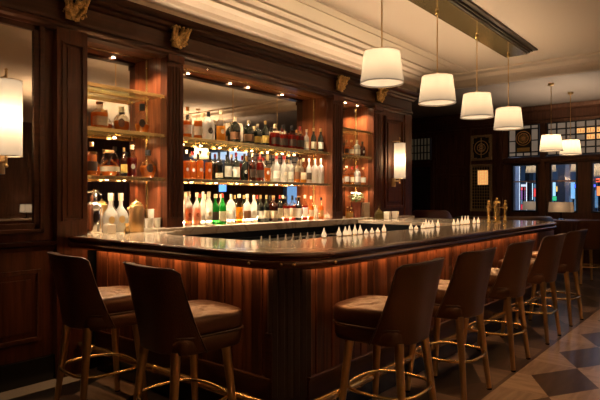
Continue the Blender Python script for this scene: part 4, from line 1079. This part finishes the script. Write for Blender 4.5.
# ------------------------------------------------------------------ far room furniture
bm = B()
ht = thing('high_table', 'long dark high table by the far windows holding a lamp', 'table', (11.35, 2.2, 0))
bm = B(); box(bm, -.35,-1.6,.94,.35,1.2,.98); obj('table_top', bm, M['leather_red'], ht, bevel=.01)
for yy in (-1.4, 1.0):
    bm = B(); box(bm, -.25, yy-.04, 0, .25, yy+.04, .94); obj('table_leg', bm, M['wood_far'], ht, bevel=.005)
def table_lamp(name, label, x, y, z, w_, h_, mat, e):
    t = thing(name, label, 'table lamp', (x, y, z))
    bm = B(); lathe(bm, [(0,0),(.07,0),(.07,.012),(.012,.025),(.010,.17),(0,.17)], 14); obj('lamp_base', bm, M['black'], t, smooth=True, auto=40)
    bm = B(); zz = .15
    R = []
    for s_, z_ in ((1, zz), (.93, zz+h_)): R.append([bm.verts.new(p) for p in ((-w_/3*s_,-w_/2*s_,z_),(w_/3*s_,-w_/2*s_,z_),(w_/3*s_,w_/2*s_,z_),(-w_/3*s_,w_/2*s_,z_))])
    skin(bm, R, caps=False); obj('lamp_shade', bm, mat, t)
    if e: point('table_bulb', (x, y, z+zz+h_/2), e, WARM2, .03)
    return t
table_lamp('table_lamp', 'table lamp with beige rectangular shade before the second window', 11.3, 2.74, .981, .40, .19, M['shade_dim'], .9)
# curved booth and chair
def booth(label, cx, cy, r, a0, a1, z, mat, cat='booth'):
    t = thing('curved_booth', label, cat, (cx, cy, 0)); bm = B(); n = 18; R = []
    for i in range(n+1):
        a = math.radians(a0+(a1-a0)*i/n); e_ = min(i, n-i)/n; zz = z - .22*max(0, 1-e_*5)**2
        c_, s_ = math.cos(a), math.sin(a)
        R.append([bm.verts.new(((r+u)*c_, (r+u)*s_, h_)) for u, h_ in ((0,.10),(.0,zz-.04),(-.02,zz-.01),(-.06,zz),(-.10,zz-.03),(-.12,zz-.12),(-.12,.10))])
    skin(bm, R); obj('booth_back', bm, mat, t, smooth=True, auto=50)
    bm = B(); R = []
    for i in range(n+1):
        a = math.radians(a0+(a1-a0)*i/n); c_, s_ = math.cos(a), math.sin(a)
        R.append([bm.verts.new(((r+u)*c_, (r+u)*s_, h_)) for u, h_ in ((-.125,.10),(-.125,.50),(-.50,.50),(-.52,.46),(-.52,.10))])
    skin(bm, R); obj('booth_seat', bm, mat, t, smooth=True, auto=40); 
    bm = B(); R = []
    for i in range(n+1):
        a = math.radians(a0+(a1-a0)*i/n); c_, s_ = math.cos(a), math.sin(a)
        R.append([bm.verts.new(((r+u)*c_, (r+u)*s_, h_)) for u, h_ in ((-.04,.0),(-.04,.10),(-.46,.10),(-.46,.0))])
    skin(bm, R); obj('plinth', bm, M['black'], t)
    return t
booth('curved dark leather booth back beyond the far end of the bar', 9.75, 3.45, .95, 130, 300, 1.10, M['leather'])
booth('oxblood leather round chair back seen over the bar near the taps', 9.1, 4.35, .38, 110, 280, 1.19, M['leather_red'], 'chair')
# console with lamps behind the viewer, seen in the mirrors
cs = thing('console_table', 'dark sideboard behind the viewer, reflected in the mirror', 'sideboard', (6.4, -5.7, 0))
bm = B(); box(bm, -1.6,-.25,.05,1.6,.25,.85); obj('cabinet', bm, M['wood'], cs, bevel=.01)
bm = B(); box(bm, -1.65,-.28,.85,1.65,.28,.89); obj('console_top', bm, M['slab'], cs, bevel=.004)
for k, x in enumerate((5.2, 6.3, 7.4)):
    table_lamp('table_lamp', ('left', 'middle', 'right')[k] + ' small lit lamp on the reflected sideboard', x, -5.7, .891, .30, .2, M['shade'], 2.0)

# ------------------------------------------------------------------ beyond the windows
bm = B(); box(bm, XR+.2, -9, -.1, 26, 12, 0); struct('ground', bm, simple('street_paving', (.10,.11,.13), .25), 'wet dark paving outside')
bm = B(); box(bm, XR+.2, -9, 3.08, 26, 12, 3.5)
struct('ceiling_arcade', bm, simple('blue_grey_soffit', (.16,.24,.32), .5), 'blue-grey arcade soffit outside')
bm = B(); box(bm, 20, -9, 0, 20.2, 12, 3.3); struct('wall_street', bm, simple('blue_grey_shopfront', (.05,.08,.12), .5), 'shopfront wall across the arcade')
def outside_x(px, X):      # Y on plane X for a photo column
    k = (px-300)/FPX; return (RX*X - k*FX*X)/(-RY + k*FY)
def col_(label, px0, px1, X, mat):
    ya, yb = outside_x(px0, X), outside_x(px1, X); yc = (ya+yb)/2; r_ = abs(ya-yb)/2
    t = thing('column', label, 'column', (X, yc, 0)); bm = B(); box(bm, -.2, -r_, .15, .2, r_, 3.1); obj('shaft', bm, mat, t, bevel=.01)
    bm = B(); box(bm, -.24, -r_-.04, 0, .24, r_+.04, .15); box(bm, -.24, -r_-.04, 3.1, .24, r_+.04, 3.3); obj('base_and_cap', bm, mat, t, bevel=.01)
def sign(name, label, px0, px1, py0, py1, X, col, e, cat='lit sign'):
    ya, yb = outside_x(px1, X), outside_x(px0, X); yc = (ya+yb)/2
    z1 = zat(py0, X, yc); z0 = zat(py1, X, yc)
    t = thing(name, label, cat, (X, yc, z0)); hy = (yb-ya)/2; h_ = z1-z0
    bm = B(); box(bm, 0, -hy, 0, .06, hy, h_); obj('sign_case', bm, M['black'], t, bevel=.005)
    if z0 > .05: bm = B(); box(bm, .02, -.02, -z0, .05, .02, .01); obj('support_post', bm, M['black'], t)
    bm = B(); box(bm, -.012, -hy+.01, .01, -.001, hy-.01, h_-.01); obj('lit_face', bm, emit('lit_'+name, col, e*1.7), t)
    return t
lav = simple('lavender_plaster', (.42,.42,.50), .6)
col_('pale lavender column outside the leftmost window', 509, 518.3, 14.2, lav)
col_('dark grey column outside the second window', 559.5, 567.5, 14.4, simple('grey_column', (.10,.10,.12), .5))
col_('black column outside the leftmost window', 527, 531.5, 17.5, M['black'])
sign('light_strip', 'white vertical light strip beside the lavender column', 519, 520.2, 166, 212, 14.3, (.75,.85,1), 1.3)
sign('light_strip', 'white vertical light strip right of the posters', 526, 527.2, 181, 212, 15.5, (.85,.9,1), 1.2)
sign('light_strip', 'pale blue vertical light strip in leftmost window', 532, 533.2, 183, 200, 15.5, (.6,.85,1), 1.2)
sign('poster', 'red lit poster low in the leftmost window', 520.5, 525.5, 204, 210, 16, (.65,.03,.06), .8)
sign('poster', 'pink and blue lit poster in the leftmost window', 520.5, 525.5, 190, 200, 16.2, (.25,.10,.30), .7)
sign('poster', 'red lit poster above the blue one', 520.5, 525.5, 187, 190.5, 15.9, (.75,.08,.10), .9)
sign('poster', 'red glowing panel at the right of the leftmost window', 533.5, 538, 188, 197, 16, (.8,.06,.06), .9)
sign('poster', 'pale shop panel at the top of the posters', 520, 526.5, 184, 187, 15.8, (.7,.75,.9), .8)
sign('neon_sign', 'tall pale blue lit panel left in the second window', 552.5, 556, 182, 201, 16, (.40,.68,.95), .9)
sign('neon_sign', 'tall pale blue lit panel right in the second window', 570.5, 575.5, 182, 199, 16, (.22,.50,.85), .8)
sign('neon_sign', 'green glowing sign low in the second window', 551.5, 557, 196, 201, 15.7, (.05,.6,.25), .7)
sign('neon_sign', 'yellow glowing panel in the second window', 555.8, 558, 186, 192, 15.8, (1,.55,.12), 1)
sign('neon_sign', 'deep blue glowing sign in the second window', 574.5, 579, 184, 188.5, 15.6, (.05,.10,1), 1.1)
sign('neon_sign', 'blue glowing sign in the third window', 591, 596, 184, 187.5, 15.6, (.10,.12,.9), 1.1)
sign('neon_sign', 'orange glowing sign in the third window', 596.5, 602, 186, 196, 15.4, (1,.25,.08), 1.1)
sign('neon_sign', 'red glowing band in the third window', 595.5, 602, 178, 182.5, 15.8, (1,.12,.06), 1.0)
sign('shop_window', 'dark blue lit shop window low in the third window', 590, 602, 190, 208, 18, (.05,.12,.22), 1.2, 'shop window')
sign('shop_window', 'wide blue lit shopfront beyond the second window', 551, 582, 196, 212, 19, (.08,.16,.26), .7, 'shop window')
sign('shop_window', 'wide blue lit shopfront beyond the leftmost window', 508, 545, 184, 213, 19.2, (.12,.20,.32), .7, 'shop window')
t = thing('neon_sign', 'small blue lit sign on the far wall, reflected in the bar mirror', 'lit sign', (XR-.02, -4.3, 1.6))
bm = B(); box(bm, -.03,-.18,0,.0,.18,.24); obj('sign_case', bm, M['black'], t)
bm = B(); box(bm, -.036,-.17,.01,-.03,.17,.23); obj('lit_face', bm, emit('lit_blue', (.12,.35,1), 2.5), t)
t = thing('shop_window', 'bright blue shopfront outside, reflected in the bar mirror', 'shop window', (14.5, -2.2, 0))
bm = B(); box(bm, 0,-1.4,0,.06,1.2,2.0); obj('sign_case', bm, M['black'], t)
bm = B(); box(bm, -.012,-1.35,.6,0,1.15,1.95); obj('lit_face', bm, emit('lit_shop', (.20,.42,.85), 1.4), t)
opend = None
for px, py, X, lab in ((533, 172.5, 15, 'lit drum lamp hanging outside the leftmost window'), (548.5, 171.5, 15, 'lit drum lamp hanging outside the left of the second window'),
                   (578.5, 171.5, 15, 'lit drum lamp hanging outside the right of the second window'), (597, 176, 14, 'lit drum lamp hanging outside the third window')):
    y_ = outside_x(px, X); o = dup(pend, (X, y_, zat(py, X, y_)), label=lab, group='drum lamps outside the windows')
    point('arcade_bulb', (X, y_, zat(py, X, y_)+.15), 26, WARM2, .035)
area('arcade_light', (16, 1, 3.0), (0,0,0), 6, 12, 520, (.45,.65,1.0))
area('street_light', (16, -4, 3.0), (0,0,0), 6, 8, 200, (.45,.65,1.0))
table_lamp('table_lamp', 'beige rectangular lamp outside, low in the leftmost window', 13.2, outside_x(533.5, 13.2), .98, .42, .19, M['shade_dim'], .6)
bm = B(); t = thing('patio_table', 'small dark table outside under the leftmost window lamp', 'table', (13.2, outside_x(533.5, 13.2), 0))
bm = B(); lathe(bm, [(0,.95),(.3,.95),(.3,.979),(0,.979)], 24); obj('table_top', bm, M['black'], t)
bm = B(); lathe(bm, [(0,0),(.22,0),(.22,.02),(.03,.04),(.03,.95),(0,.95)], 16); obj('pedestal', bm, M['black'], t)
